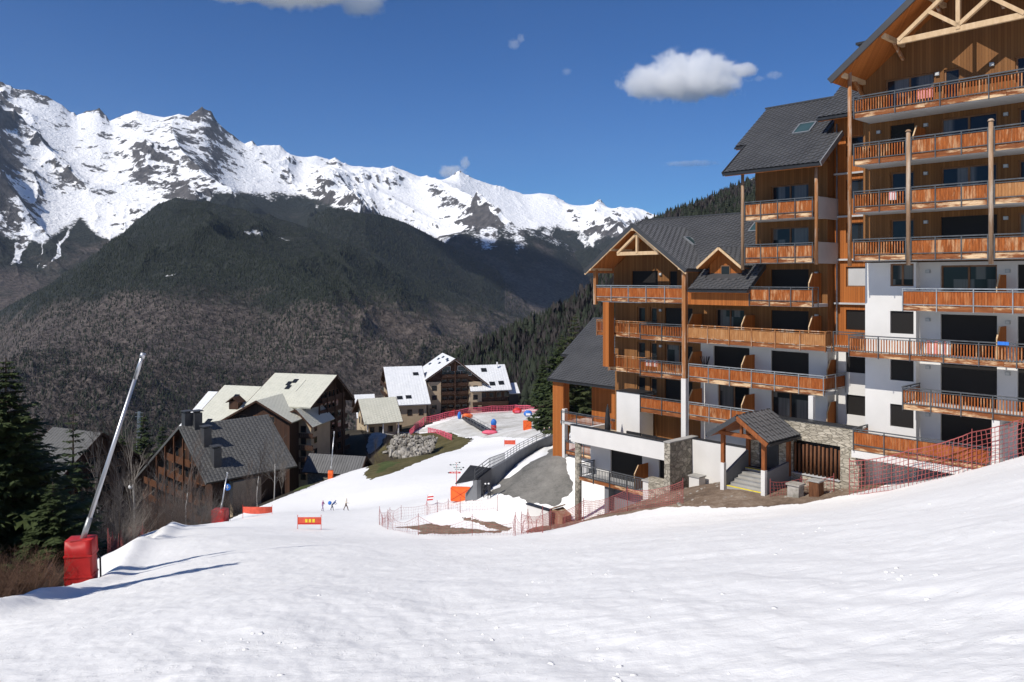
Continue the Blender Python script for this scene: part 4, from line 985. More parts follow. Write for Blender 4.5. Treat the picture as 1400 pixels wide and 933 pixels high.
# ------------------------------------------------------------------ parking retaining wall with railing
def on_ground(px, py, ymin=5.0): p = hit(px, py, ymin); return Vector((p[0], p[1], gz(*p)))
wb = [on_ground(*q) for q in ((636, 686), (652, 684), (672, 667), (692, 648), (712, 633), (735, 619), (758, 608))]
rw = thing('retaining_wall', 'long dark concrete retaining wall with a handrail between piste and parking road', 'wall', wb[0])
mb = MB(); rl = MB(); b0 = wb[0]
hs = [0.7, 1.7, 1.7, 1.6, 1.55, 1.5, 1.5]
for i in range(len(wb)-1):
    a, b = wb[i]-b0, wb[i+1]-b0; d = (b-a); nrm = Vector((-d.y, d.x, 0)).normalized()*0.4
    ha, hb = hs[i], hs[i+1]; dn = Vector((0, 0, -1.5)); A = a+Vector((0, 0, ha)); Bq = b+Vector((0, 0, hb))
    mb.add([a+dn, b+dn, b+dn+nrm, a+dn+nrm, A, Bq, Bq+nrm, A+nrm], [(0,3,2,1),(4,5,6,7),(0,1,5,4),(1,2,6,5),(2,3,7,6),(3,0,4,7)])
    if i >= 1:
        for hh in (0.35, 0.65, 0.95): rl.tube(A+nrm*.5+Vector((0, 0, hh)), Bq+nrm*.5+Vector((0, 0, hh)), 0.035, n=5)
        n = max(2, int(d.length/1.8))
        for k in range(n): 
            q = A.lerp(Bq, k/n)+nrm*.5; rl.tube(q, q+Vector((0, 0, 0.97)), 0.03, n=5)
mb.build('concrete', 'render_grey', rw); rl.build('handrail', 'rail_metal', rw)
cov = MB(); a, b, c = wb[0]-b0, wb[1]-b0, wb[2]-b0
n1 = Vector((-(c-b).y, (c-b).x, 0)).normalized()
cov.prism([b+Vector((0, 0, 1.72)), c+Vector((0, 0, 1.72)), c+n1*2.2+Vector((0, 0, 1.75)), b+n1*2.2+Vector((0, 0, 1.1))], (0, 0, 0.07)).build('cover_sheet', 'black_rubber', rw)
# ------------------------------------------------------------------ stone revetment below the carpet lift
rs = random.Random(4)
c0 = on_ground(566, 622, 120)
rv = thing('stone_revetment', 'rough boulder wall holding up the grassy bank below the carpet lift', 'wall', c0)
A = [ray(528, 618, 178), ray(558, 628, 174), ray(590, 617, 180)]; T = [ray(545, 592, 190), ray(572, 597, 186), ray(598, 598, 188)]
meshes = [MB().blob((0, 0, 0), (1, 0.8, 0.75), k, 0.28, 1).mesh('boulder', 'boulder') for k in range(6)]
for j in range(8):
    for i in range(16):
        s = (i+rs.uniform(-.3, .3)+0.5*(j % 2))/15.5; t = (j+rs.uniform(-.25, .25))/7.5; s = min(max(s, 0), 1)
        k = s*2; i0 = min(int(k), 1); f = k-i0
        lo = Vector(A[i0]).lerp(Vector(A[i0+1]), f); hi = Vector(T[i0]).lerp(Vector(T[i0+1]), f)
        p = lo.lerp(hi, t); r = rs.uniform(0.5, 0.85)*(1.1-0.3*t)
        o = link('boulder', rs.choice(meshes), rv, p-c0); o.scale = (r*1.1, r, r*0.85); o.rotation_euler = (rs.uniform(0, 6), rs.uniform(0, 6), rs.uniform(0, 6))
mbb = MB(); mbb.add([Vector(p)-c0+Vector((0, 1.2, -0.6)) for p in A+T[::-1]], [(0, 1, 4, 5), (1, 2, 3, 4)]); mbb.build('backing_earth', 'soil', rv)
# ------------------------------------------------------------------ safety nets
def net(label, pts, h, cell, thick, mat='net_red', post=3.5, group=None, sag=0.12, name='safety_net', lean=None, banner=None, postmat='net_red'):
    """pts: ground points; poles, a top rope and a knotted mesh of cords"""
    P = [Vector(p) for p in pts]; o0 = P[0].copy(); root = thing(name, label, 'net', o0, group=group)
    seg = [(P[i+1]-P[i]).length for i in range(len(P)-1)]; L = sum(seg)
    def at(s):
        for i, q in enumerate(seg):
            if s <= q or i == len(seg)-1: return P[i].lerp(P[i+1], min(1, s/q))-o0
            s -= q
    n = max(2, int(L/cell)); m = max(2, int(h/cell)); rr = random.Random(int(L*100))
    npost = max(1, round(L/post))
    G = []
    for i in range(n+1):
        s = L*i/n; b = at(s); ph = (s/L*npost) % 1.0; sg = sag*4*ph*(1-ph)
        wx = 0.10*math.sin(s*1.9)+0.06*math.sin(s*5.3)
        col = []
        for j in range(m+1):
            t = j/m; col.append(b+Vector((wx*math.sin(t*3.1), wx*0.6*math.sin(t*3.1), -0.05+t*(h-sg)+rr.uniform(-.012, .012))))
        G.append(col)
    mb = MB()
    for i in range(n+1):
        for j in range(m):
            mb.tube(G[i][j], G[i][j+1], thick, n=3, cap=False)
            if i < n: mb.tube(G[i][j], G[i+1][j], thick, n=3, cap=False)
        if i < n: mb.tube(G[i][m], G[i+1][m], thick*1.8, n=3, cap=False)
    mb.build('netting', mat, root, kind='stuff')
    for k in range(npost+1):
        b = at(L*k/npost); MB().tube(b-Vector((0, 0, .4)), b+Vector((0, 0, h+0.12)), 0.021, 0.02, 6).build('pole', postmat, root)
    return root
def gpt(x, y, dz=0.0): return Vector((x, y, gz(x, y)+dz))
net('red safety net on poles along the snow edge in front of the white ground floor', [gpt(*bw2(*q)) for q in ((12.6, 2.4), (15.5, 2.35), (18.5, 2.3), (21.5, 2.1), (25, 1.8))], 1.95, 0.22, 0.017, post=3.2)
net('sagging dense red net across the bare soil bank below the stone fin', [gpt(*bw2(*q)) for q in ((4.6, 6.9), (2.4, 7.6), (0, 8.0), (-3, 8.0), (-6, 7.6), (-9.4, 7.0))], 1.45, 0.125, 0.0105, post=3.4, sag=0.3)
net('low red net beside the porch steps in front of the log grille', [gpt(*bw2(*q)) for q in ((8.7, 4.1), (9.6, 3.0), (10.6, 2.4), (11.4, 1.8))], 1.0, 0.17, 0.011, post=1.6)
net('red net fencing the thawed soil hollow in the piste', [on_ground(*q) for q in ((742, 728), (700, 732), (660, 733), (610, 733), (560, 730), (530, 724), (519, 718))], 1.5, 0.26, 0.0065, post=4.5, sag=0.7)
net('thin red net on the far rim of the thawed hollow', [on_ground(*q) for q in ((519, 718), (545, 710), (580, 704), (630, 702), (680, 700))], 1.2, 0.3, 0.006, post=3.6, sag=0.2)
net('red net following the snow edge beside the bare shrubs', [gpt(-22.6, 45), gpt(-26, 53), gpt(-30, 62), gpt(-33, 71), gpt(-36.5, 84), gpt(-38, 95)], 1.3, 0.3, 0.008, post=4, sag=0.3)
FP = [on_ground(q[0], q[1], 150) for q in ((566, 590), (580, 581), (610, 574), (640, 568), (672, 565), (705, 564), (752, 566))]
for i, lab in enumerate(('bright pink mesh fence below the tan gabled lodge wall', 'bright pink mesh fence under the arched window of the lodge', 'pink mesh fence in front of the lodge balconies', 'pink mesh fence beneath the white lower roof of the lodge', 'pink mesh fence with poles behind the orange pad', 'pink mesh fence running up to the timber annex')):
    net(lab, [FP[i], FP[i].lerp(FP[i+1], .5), FP[i+1]], 2.3, 0.5, 0.055, 'net_pink', 6, 'pink fences at the head of the nursery slope', 0.15, 'mesh_fence', postmat='red_paint')
for i, (q, lab) in enumerate(((((585, 592), (604, 597), (618, 603)), 'pink mesh fence on top of the boulder wall'), (((560, 596), (568, 588), (576, 584)), 'short pink mesh fence at the end of the lodge lane'))):
    net(lab, [on_ground(a, b, 150) for a, b in q], 1.6, 0.45, 0.05, 'net_pink', 4, 'pink fences at the head of the nursery slope', 0.1, 'mesh_fence', postmat='red_paint')
# ------------------------------------------------------------------ snow lances
def lance(label, px, py, Y, bw, bd, bh, tip, pad, rz=0.2, polebase=0.95):
    g = Vector(ray(px, py, Y)); root = thing('snow_lance', label, 'snow gun', g, group=None)
    c, s = math.cos(rz), math.sin(rz)
    def rot(x, y, z): return Vector((c*x-s*y, s*x+c*y, z))
    bm = bmesh.new(); bmesh.ops.create_cube(bm, size=1.0)
    for v in bm.verts: v.co = rot(v.co.x*bw, v.co.y*bd, (v.co.z+0.5)*bh)
    bmesh.ops.bevel(bm, geom=bm.edges[:], offset=min(bw, bh)*0.03, segments=2, affect='EDGES')
    bmesh.ops.subdivide_edges(bm, edges=bm.edges[:], cuts=3, use_grid_fill=True)
    rr = random.Random(int(px)); 
    for v in bm.verts: v.co += Vector((rr.uniform(-1, 1), rr.uniform(-1, 1), rr.uniform(-1, 1)))*bw*0.012+rot(0.015*bw*math.sin(v.co.z*5), 0, 0)
    me = bpy.data.meshes.new('pad'); bm.to_mesh(me); bm.free(); me.materials.append(M[pad]); me.shade_smooth()
    link('pad', me, root)
    for f in (0.3, 0.7): MB().box(-bw*.52, bw*.52, -bd*.53, bd*.53, bh*f-.03, bh*f+.03).build('strap', pad, root).rotation_euler = (0, 0, rz)
    a = Vector((0.05*bw, 0, bh*polebase)); b = Vector(ray(*tip))-g
    r = 0.085
    MB().tube(a-(b-a).normalized()*1.2, a.lerp(b, 0.86), r, r*0.85, 12).build('pole', 'aluminium', root, True)
    MB().tube(a.lerp(b, 0.86), b, r*0.95, r*0.8, 12).tube(b-(b-a).normalized()*.2, b, r*1.15, r*1.15, 12).build('nozzle_head', 'aluminium', root, True)
    MB().tube(a-(b-a).normalized()*0.15, a+(b-a).normalized()*0.9, r*1.3, r*1.2, 12).build('sleeve', 'rail_light', root, True)
    hz = [a+Vector((.1, .25, -.1)), Vector((bw*.55, bd*.5, bh*.55)), Vector((bw*.62, bd*.4, .1)), Vector((bw*1.3, bd*.9, .02))]
    hm = MB()
    for k in range(3): hm.tube(hz[k], hz[k+1], .035, n=6)
    hm.build('hose', 'black_rubber', root, True)
    return root
lance('tall aluminium snow lance leaning out of a large red pad by the snow bank', 111, 806, 31.0, 0.98, 0.75, 1.98, (196, 483, 31.6), 'pad_red', 0.18)
lance('short snow lance leaning from a tilted red pad below the old chalet', 301, 718, 98, 1.7, 1.3, 1.95, (311, 646, 98.5), 'pad_red', -0.1)
lance('slim snow lance in an orange pad in front of the grey shed roof', 452, 657, 140, 0.85, 0.8, 1.7, (457, 590, 140.5), 'pad_orange', 0.1)
# ------------------------------------------------------------------ pads, signs and banners on the piste
def padbox(label, p, w, d, h, mat, rz=0.0):
    root = thing('crash_pad', label, 'pad', p, rz)
    bm = bmesh.new(); bmesh.ops.create_cube(bm, size=1.0)
    for v in bm.verts: v.co = Vector((v.co.x*w, v.co.y*d, (v.co.z+0.48)*h))
    bmesh.ops.bevel(bm, geom=bm.edges[:], offset=0.08, segments=2, affect='EDGES')
    me = bpy.data.meshes.new('cushion'); bm.to_mesh(me); bm.free(); me.materials.append(M[mat]); link('cushion', me, root)
    for s in (-1, 1): MB().beam((-w*.48, -d/2-.012, h*(0.5-s*.42)), (w*.48, -d/2-.012, h*(0.5+s*.42)), .02, .03).build('strap', 'pad_red', root)
    return root
padbox('orange crash pad at the end of the dark retaining wall', on_ground(630, 685), 2.1, 0.5, 1.5, 'pad_orange', -0.15)
padbox('orange crash pad standing alone on the nursery slope', on_ground(721, 588, 120), 1.9, 0.9, 2.2, 'pad_orange', 0.1)
def banner(label, p, w, h, z0, mat, poles=True, curve=0.0, rz=0.0, emblem=False):
    root = thing('banner', label, 'banner', p, rz)
    n = 10; mb = MB()
    vs = []; fs = []
    for i in range(n+1):
        x = (i/n-.5)*w; y = curve*(1-(2*i/n-1)**2)
        vs += [(x, -y, z0+0.25*curve*(1-(2*i/n-1)**2)), (x, -y, z0+h+0.25*curve*(1-(2*i/n-1)**2)), (x, -y+0.03, z0), (x, -y+.03, z0+h)]
    for i in range(n):
        a = 4*i; b = a+4; fs += [(a, b, b+1, a+1), (a+2, a+3, b+3, b+2), (a+1, b+1, b+3, a+3), (a, a+2, b+2, b)]
    MB().add(vs, fs).build('cloth', mat, root)
    for s in (-1, 1): MB().tube((s*w/2, 0, -.3), (s*w/2, 0, z0+h+.2), .025, n=6).build('pole', 'red_paint', root)
    if emblem:
        for k in range(3): MB().box(-.35+k*.3, -.15+k*.3, -.02-curve, -.005-curve, z0+h*.3, z0+h*.75).build('emblem', 'yellow_paint', root)
        for k in range(8): MB().box(-w*.46+k*w*.115, -w*.46+k*w*.115+.22, -.014, -.004, z0+h*.08, z0+h*.2).build('print', 'red_paint', root)
    return root
plain('banner_orange', (0.62, 0.10, 0.06), 0.7, 0, 0.2, 0.2, 2)
bp_ = on_ground(352, 706)
banner('bowed orange red slow-down banner near the tilted red pad', bp_, 40*bp_.y/FPX, 8*bp_.y/FPX, 0.35, 'banner_orange', curve=0.6)
bp_ = on_ground(423, 724)
banner('orange banner with a yellow emblem on two poles on the piste', bp_, 32*bp_.y/FPX, 10*bp_.y/FPX, 0.4, 'banner_orange', emblem=True)
banner('small faded orange banner lying across the nursery slope', on_ground(697, 609, 120), 2.1, 0.8, 0.2, 'banner_orange')
# piste sign
sg = thing('piste_sign', 'piste direction sign with stacked white and red arrow boards on a thin red pole', 'sign', on_ground(624, 664))
MB().tube((0, 0, -.3), (0, 0, 3.0), .045, n=8).build('pole', 'red_paint', sg)
plain('sign_grey', (0.62, 0.66, 0.66), 0.6, 0, 0.3, 0.1, 3)
for k, (z, w, mt, x) in enumerate(((1.55, 1.35, 'red_paint', -.15), (1.95, 0.7, 'sign_grey', 0.1), (2.2, 1.25, 'sign_grey', 0.1), (2.55, 1.0, 'sign_grey', -.1), (2.85, .5, 'white_paint', 0))):
    s = -1 if k in (0, 3) else 1
    bd = MB().prism([(x-w/2, -.05, z), (x+w/2, -.05, z), (x+w/2+(.14 if s > 0 else 0), -.05, z+.1), (x+w/2, -.05, z+.2), (x-w/2, -.05, z+.2), (x-w/2-(.14 if s < 0 else 0), -.05, z+.1)], (0, .05, 0)).build('arrow_board', mt, sg)
    MB().lathe([(.01, -.11), (.11, -.1), (.11, .0), (.01, .01)], (x+s*(w/2+.14), -.05, z+.14), 8).build('marker_ball', 'black_rubber', bd)
    for q in range(3): MB().box(x-w*.36+q*w*.25, x-w*.36+q*w*.25+w*.17, -.056, -.051, z+.07, z+.13).build('lettering', 'white_paint' if mt == 'red_paint' else 'black_rubber', bd)
# flag marker
fl = thing('marker_flag', 'small red and white striped marker flag planted in the piste', 'flag', on_ground(582, 691))
MB().tube((0, 0, -.2), (0.25, 0, 1.2), .02, n=5).build('pole', 'red_paint', fl)
for k in range(4): MB().prism([(0.12+k*.03, -.01, .55+k*.15), (.75+k*.03, -.03, .62+k*.15), (.78+k*.03, -.03, .77+k*.15), (.15+k*.03, -.01, .70+k*.15)], (0, .015, 0)).build('stripe', 'white_paint' if k % 2 else 'red_paint', fl)
# ------------------------------------------------------------------ carpet lift
ca, cb = on_ground(636, 573, 150), on_ground(673, 594, 150)
cl = thing('carpet_lift', 'black magic carpet lift with padded coloured ends on the nursery slope', 'ski lift', cb)
d = (ca-cb); dn = d.normalized(); sd = Vector((dn.y, -dn.x, 0)).normalized()
MB().prism([sd*-1.0+Vector((0, 0, .1)), sd*1.0+Vector((0, 0, .1)), sd*1.0+d+Vector((0, 0, .1)), sd*-1.0+d+Vector((0, 0, .1))], (0, 0, .45)).build('frame', 'dark_metal', cl)
MB().prism([sd*-.45+Vector((0, 0, .56)), sd*.45+Vector((0, 0, .56)), sd*.45+d+Vector((0, 0, .56)), sd*-.45+d+Vector((0, 0, .56))], (0, 0, .05)).build('belt', 'black_rubber', cl)
for s in (-1, 1): 
    r_ = MB()
    for k in range(9): r_.tube(sd*s*.95+d*(k/8)+Vector((0, 0, .5)), sd*s*.95+d*(k/8)+Vector((0, 0, 1.3)), .05, n=5)
    r_.tube(sd*s*.95+Vector((0, 0, 1.3)), sd*s*.95+d+Vector((0, 0, 1.3)), .05, n=5).build('handrail', 'rail_light', cl)
MB().blob(Vector((-.6, -.2, .55)), (1.9, .9, .55), 3, .08, 2).build('end_cushion', 'net_pink', cl, True)
MB().blob(d+Vector((.6, .5, .8)), (1.7, .7, .8), 5, .1, 2).build('end_cushion', 'pad_orange', cl, True)
MB().blob(d+Vector((-1.8, .5, .9)), (.6, .6, 1.2), 6, .1, 2).build('end_cushion', 'blue_paint', cl, True)
ar = on_ground(675, 590, 150)
fg = thing('inflatable_figure', 'blue and red padded play figure beside the carpet lift', 'play figure', ar)
MB().blob((0, 0, .9), (.75, .6, 1.2), 2, .06, 2).build('body', 'red_paint', fg, True)
MB().blob((0, 0, 2.2), (.75, .65, 1.0), 8, .06, 2).build('hood', 'blue_paint', fg, True)
for i, (px, py, w, mt, lab) in enumerate(((707, 566, 2.4, 'red_paint', 'red padded block at the foot of the pink fence'), (722, 570, 2.2, 'blue_paint', 'blue padded block beside the red one at the pink fence'), (571, 576, 2.2, 'red_paint', 'small red cabin at the corner of the lodge'))):
    p = on_ground(px, py, 160); t = thing('padded_block', lab, 'pad', p)
    MB().blob((0, 0, .9), (w*.6, .8, 1.0), 20+i, .08, 2).build('cushion', mt, t, True)
    MB().box(-w*.3, w*.3, -.88, -.8, .5, 1.1).build('panel', 'white_paint' if i else 'net_pink', t)
# ------------------------------------------------------------------ things on the terraces and balconies
def world_b(u, v, w): return bworld(u, v, w)
pa = thing('parasol', 'closed black parasol standing on the white terrace', 'parasol', world_b(-5.9, 1.6, -11.9), BROT)
MB().tube((0, 0, 0), (0, 0, 2.7), .035, n=8).build('pole', 'dark_metal', pa)
MB().lathe([(.05, .55), (.2, .7), (.22, 1.3), (.14, 2.2), (.03, 2.65)], (0, 0, 0), 10).build('folded_canopy', 'black_rubber', pa, True)
MB().lathe([(.35, 0), (.35, .08), (.06, .1)], (0, 0, 0), 12).build('base', 'concrete', pa)
for i, (u, v, lab) in enumerate(((-3.9, 1.4, 'black wicker terrace sofa nearest the white wall'), (-2.4, 1.5, 'black wicker terrace sofa in the middle of the white terrace'), (-1.0, 1.6, 'black wicker terrace sofa beside the stone fin'))):
    t = thing('wicker_sofa', lab, 'sofa', world_b(u, v, -11.9), BROT)
    MB().box(-.65, .65, -.35, .35, .12, .4).build('seat', 'black_rubber', t); MB().box(-.65, .65, .3, .42, .12, .85).build('backrest', 'black_rubber', t)
    for s in (-1, 1): MB().box(s*.65-.06, s*.65+.06, -.35, .4, .1, .62).build('armrest', 'black_rubber', t)
    for sx in (-1, 1):
        for sy in (-1, 1): MB().box(sx*.58-.03, sx*.58+.03, sy*.28-.03, sy*.28+.03, 0, .14).build('leg', 'black_rubber', t)
def towel(label, u, v, w, wd, ht, mat, stripes=None):
    t = thing('towel', label, 'towel', world_b(u, v, w), BROT)
    n = 8; vs = []; fs = []
    for i in range(n+1):
        x = wd*(i/n-.5); y = -0.04+.02*math.sin(i*1.7)
        vs += [(x, y, -ht), (x, y+.0, 0.05), (x, y+.015, -ht), (x, y+.015, .05)]
    for i in range(n): a = 4*i; b = a+4; fs += [(a, b, b+1, a+1), (a+2, a+3, b+3, b+2)]
    MB().add(vs, fs).build('cloth', mat, t)
    if stripes:
        for k in range(3): MB().box(-wd*.38+k*wd*.3, -wd*.38+k*wd*.3+wd*.12, -.075, -.066, -ht, .05).build('stripe', stripes, t)
towel('small pink and white towel behind the third balcony bars of the right wing', 14.6, 1.52, 4.80, 0.4, .45, 'sign_grey', 'pink_cloth')
towel('faded pink towel hung behind the top balcony bars', 16.3, 1.5, 10.15, 0.75, .5, 'pink_cloth')
towel('pale chequered cloth hung inside the long open balcony', 16.9, 1.5, -3.3, 1.3, .65, 'sign_grey', 'pink_cloth')
towel('blue cloth draped over the end of the long open balcony', 20.05, 1.66, -3.16, 0.5, .12, 'blue_paint')
towel('crumpled pink and white clothes on the left wing railing', -3.2, -0.12, -5.92, 1.2, .4, 'pink_cloth', 'sign_grey')
ch = thing('potted_plant', 'dark potted cordyline on the left wing balcony', 'plant', world_b(0.75, -1.0, DECK[6]), BROT)
MB().lathe([(.18, 0), (.26, .5), (.24, .5)], (0, 0, 0), 10).build('pot', 'black_rubber', ch)
lf = MB()
for k in range(14):
    a = k*2.4; lf.prism([(0, 0, .5), (.03, .03, .5), (math.cos(a)*.35, math.sin(a)*.35, 1.5), ], (.02, .02, 0))
lf.build('leaves', 'dark_metal', ch)
tb = thing('stone_planter', 'weathered stone planter block beside the porch steps', 'planter', gpt(*bw2(9.9, 3.4)), BROT)
MB().box(-.35, .35, -.3, .3, -.2, .75).box(-.42, .42, -.37, .37, .75, .85).build('block', 'boulder', tb)
tb = thing('timber_block', 'dark upright timber block behind the low red net', 'block', gpt(*bw2(10.9, 2.9)), BROT)
MB().box(-.3, .3, -.3, .3, -.2, .9).build('block', 'log_wood', tb); MB().box(-.34, .34, -.34, .34, .9, .98).build('cap', 'concrete', tb)
tb = thing('white_bollard', 'small white rendered pier at the foot of the white wall', 'pier', gpt(*bw2(1.5, 1.0)), BROT)
MB().box(-.4, .4, -.35, .35, -.4, .7).build('pier', 'render_white', tb); MB().box(-.46, .46, -.41, .41, .7, .78).build('cap', 'concrete', tb)
tb = thing('compost_box', 'tilted wooden compost box beside the round stone pillar', 'box', gpt(*bw2(-9.2, 3.2)), BROT)
MB().prism([(-.7, -.5, -.3), (.7, -.5, -.3), (.7, -.5, .7), (-.2, -.5, 1.1), (-.7, -.5, .9)], (0, 1.0, 0)).build('box', 'post_grey', tb); MB().beam((-.75, 0, .95), (.0, 0, 1.3), 1.1, .08).build('lid', 'post_grey', tb)
lw = thing('low_wall', 'low white parapet with dark coping at the edge of the parking road', 'wall', gpt(*bw2(-10.5, 4.2), 0.6), BROT)
MB().box(-1.2, 1.2, -.15, .15, -1.2, .7).build('wall', 'render_white', lw); MB().box(-1.25, 1.25, -.2, .2, .7, .78).build('coping', 'dark_metal', lw)

# ------------------------------------------------------------------ loose snow clods and rubble
def scatter(name, label, spots, rmin, rmax, mat, seed, flat=0.7):
    r = random.Random(seed); tv = []; bm = bmesh.new(); bmesh.ops.create_icosphere(bm, subdivisions=1, radius=1.0); tv = np.array([v.co[:] for v in bm.verts]); bm.verts.index_update()
    tf = np.array([[v.index for v in f.verts] for f in bm.faces]); bm.free(); g = np.random.default_rng(seed)
    n = len(spots); P = np.array(spots); z = H(P[:, 0], P[:, 1]); sz = rmin+(rmax-rmin)*g.random(n)**3
    V = tv[None]*(1+0.28*g.standard_normal((n, len(tv), 1)))*sz[:, None, None]*np.array([1, 1, flat]); V[..., 0] += P[:, 0:1]; V[..., 1] += P[:, 1:2]; V[..., 2] += (z+sz*.05)[:, None]
    F = tf[None]+(np.arange(n)*len(tv))[:, None, None]
    link(name, fast_mesh(name, V.reshape(-1, 3), F.reshape(-1, 3), mat, True), kind='stuff', label=label, category=name.split('_')[-1])
rs = random.Random(9); sp = []
for k in range(16):
    a = rs.uniform(-.6, .62); d = 7*math.exp(rs.uniform(0, 1.7)); cx, cy = a*d, d
    for q in range(rs.randint(4, 26)): sp.append((cx+rs.gauss(0, .35+.02*d), cy+rs.gauss(0, .25+.03*d)))
for k in range(160):
    a = rs.uniform(-.65, .66); d = 6.5*math.exp(rs.uniform(0, 1.9)); sp.append((a*d, d))
scatter('snow_clods', 'loose clods of snow scattered over the piste', sp, .006, .045, 'snow', 3, .5)
sp = []
for k in range(900):
    u = rs.uniform(-9, 12.5); v = rs.uniform(1.0, 7.5); 
    if v < 8.0-max(0, u-4)*.75 and not (5.3 < u < 8.5 and v < 4.3): sp.append(bw2(u, v))
scatter('bank_rubble', 'stones and earth lumps on the bare soil bank', sp, .02, .16, 'boulder', 4)
# ------------------------------------------------------------------ the other houses
def solve_col(O, d, px):
    a = (px-700)/FPX                       # (Ox+t dx) = a (Oy+t dy)
    return (a*O[1]-O[0])/(d[0]-a*d[1])
def zof(py, Y): return -(py-YH)/FPX*Y
class House:
    """gabled house: local x across, y along the ridge, origin below the front gable's apex"""
    def __init__(s, name, label, apex, r, base, cat='building', root=None):
        s.O = Vector(apex); r = Vector((r[0], r[1])).normalized(); s.r = r; s.g = Vector((r.y, -r.x)); s.base = base
        s.rot = math.atan2(s.g.y, s.g.x); s.za = s.O.z-base
        s.root = root or thing(name, label, cat, (s.O.x, s.O.y, base), s.rot)
        s.off = Matrix.Identity(4)
        if root: s.off = root.matrix_basis.inverted() @ (Matrix.Translation((s.O.x, s.O.y, base)) @ Matrix.Rotation(s.rot, 4, 'Z'))
    def part(s, mb, name, mat, parent=None, smooth=False, **kw):
        if parent is None:
            o = link(name, mb.mesh(name, mat, smooth), s.root, **kw); o.matrix_local = s.off; return o
        return link(name, mb.mesh(name, mat, smooth), parent, **kw)
    def side(s, px, py):                  # a point in the gable plane: cross distance and drop below the apex
        t = solve_col(s.O, s.g, px); Y = s.O.y+t*s.g.y; return t, s.O.z-zof(py, Y)
    def along(s, px):
        return solve_col(s.O, s.r, px)
    def shell(s, L, xl, dl, xr, dr, mat, wallmat, over=(1.0, 1.0), end=0.9, th=0.3, tiles=None, fasc='old_boards', sofmat='old_boards', gablemat=None):
        """xl<0, xr>0 eave offsets with their drops; over = eave overhang, end = gable overhang"""
        s.xl, s.dl, s.xr, s.dr, s.L = xl, dl, xr, dr, L; z = s.za
        for x, d, nm in ((xl, dl, 0), (xr, dr, 1)):
            pts = [(x, 0, z-d), (x, L, z-d), (0, L, z), (0, 0, z)]
            if x < 0: pts = [pts[1], pts[0], pts[3], pts[2]]
            P = [Vector(p) for p in pts]; n = (P[1]-P[0]).cross(P[3]-P[0]).normalized()
            ro = s.part(MB().prism(P, -n*th), 'roof', mat)
            s.part(MB().prism([p-n*(th+.004) for p in P], -n*.05), 'soffit', sofmat, ro)
            if tiles is None and mat in ('roof_cream', 'roof_white'): tiles = (0.9, 0.8, 0.02)
            if tiles:
                t = roofgrid_local(P[0], P[1]-P[0], P[3]-P[0], (P[1]-P[0]).length, (P[3]-P[0]).length, *tiles)
                s.part(t, 'tiles', mat, ro, kind='stuff')
            for y in (-.04, L+.04): s.part(MB().beam((x, y, z-d-.15), (0, y, z-.15), .07, .42), 'bargeboard', fasc, ro)
            if nm: s.roofR = (ro, P)
            else: s.roofL = (ro, P)
        a, b = xl+over[0]*1, xr-over[1]; zl = z-dl*(a/xl)-th*1.3; zr = z-dr*(b/xr)-th*1.3
        s.wa, s.wb = a, b
        pts = [(a, end, -3), (b, end, -3), (b, end, zr), (0, end, z-th*1.3), (a, end, zl)]
        s.body = s.part(MB().prism(pts, (0, L-2*end, 0)), 'wall', wallmat)
        return s
    def win(s, x0, x1, z0, z1, y=None, face='front', mat='glass', frame='window_wood', out=0.0):
        """a window in the gable wall (front) or a side wall"""
        if face == 'front':
            y = s.end_y if y is None else y
            f = s.part(MB().box(x0, x1, y-.06-out, y+.02, z0, z1), 'window', frame)
            s.part(MB().box(x0+.1, x1-.1, y-.075-out, y-.062-out, z0+.1, z1-.1), 'pane', mat, f)
        else:
            sx = -1 if face == 'left' else 1; X = s.wa if face == 'left' else s.wb
            f = s.part(MB().box(X, X+sx*.07, x0, x1, z0, z1), 'window', frame)
            s.part(MB().box(X+sx*.072, X+sx*.085, x0+.1, x1-.1, z0+.1, z1-.1), 'pane', mat, f)
    def balc(s, x0, x1, z, y0, depth=1.3, mat='old_boards', h=0.95):
        o = s.part(MB().box(x0, x1, y0-depth, y0, z-.15, z), 'balcony', mat)
        n = max(2, int((x1-x0)/.5)); bd = MB()
        for k in range(n):
            xa = x0+(x1-x0)*k/n; bd.box(xa, xa+(x1-x0)/n*.86, y0-depth, y0-depth+.04, z+.05, z+h)
        s.part(bd, 'balustrade', mat, o, kind='stuff')
        s.part(MB().box(x0, x1, y0-depth-.03, y0-depth+.07, z+h, z+h+.07), 'handrail', mat, o)
        return o
    def roofwin(s, which, a, b, w=1.0, h=1.3):
        ro, P = s.roofR if which == 'R' else s.roofL
        ex = (P[1]-P[0]).normalized(); ey = (P[3]-P[0]).normalized(); n = ex.cross(ey).normalized(); c = P[0]+(P[1]-P[0])*a+(P[3]-P[0])*b+n*.02
        f = s.part(MB().prism([c, c+ex*w, c+ex*w+ey*h, c+ey*h], n*.14), 'skylight', 'dark_metal', ro)
        s.part(MB().prism([c+ex*.1+ey*.1+n*.145, c+ex*(w-.1)+ey*.1+n*.145, c+ex*(w-.1)+ey*(h-.1)+n*.145, c+ex*.1+ey*(h-.1)+n*.145], n*.01), 'pane', 'glass', f)
def roofgrid_local(o, ex, ey, W_, L, col, row, rib):
    return roofgrid(o, ex, ey, W_, L, col, row, rib=rib, parent=None)
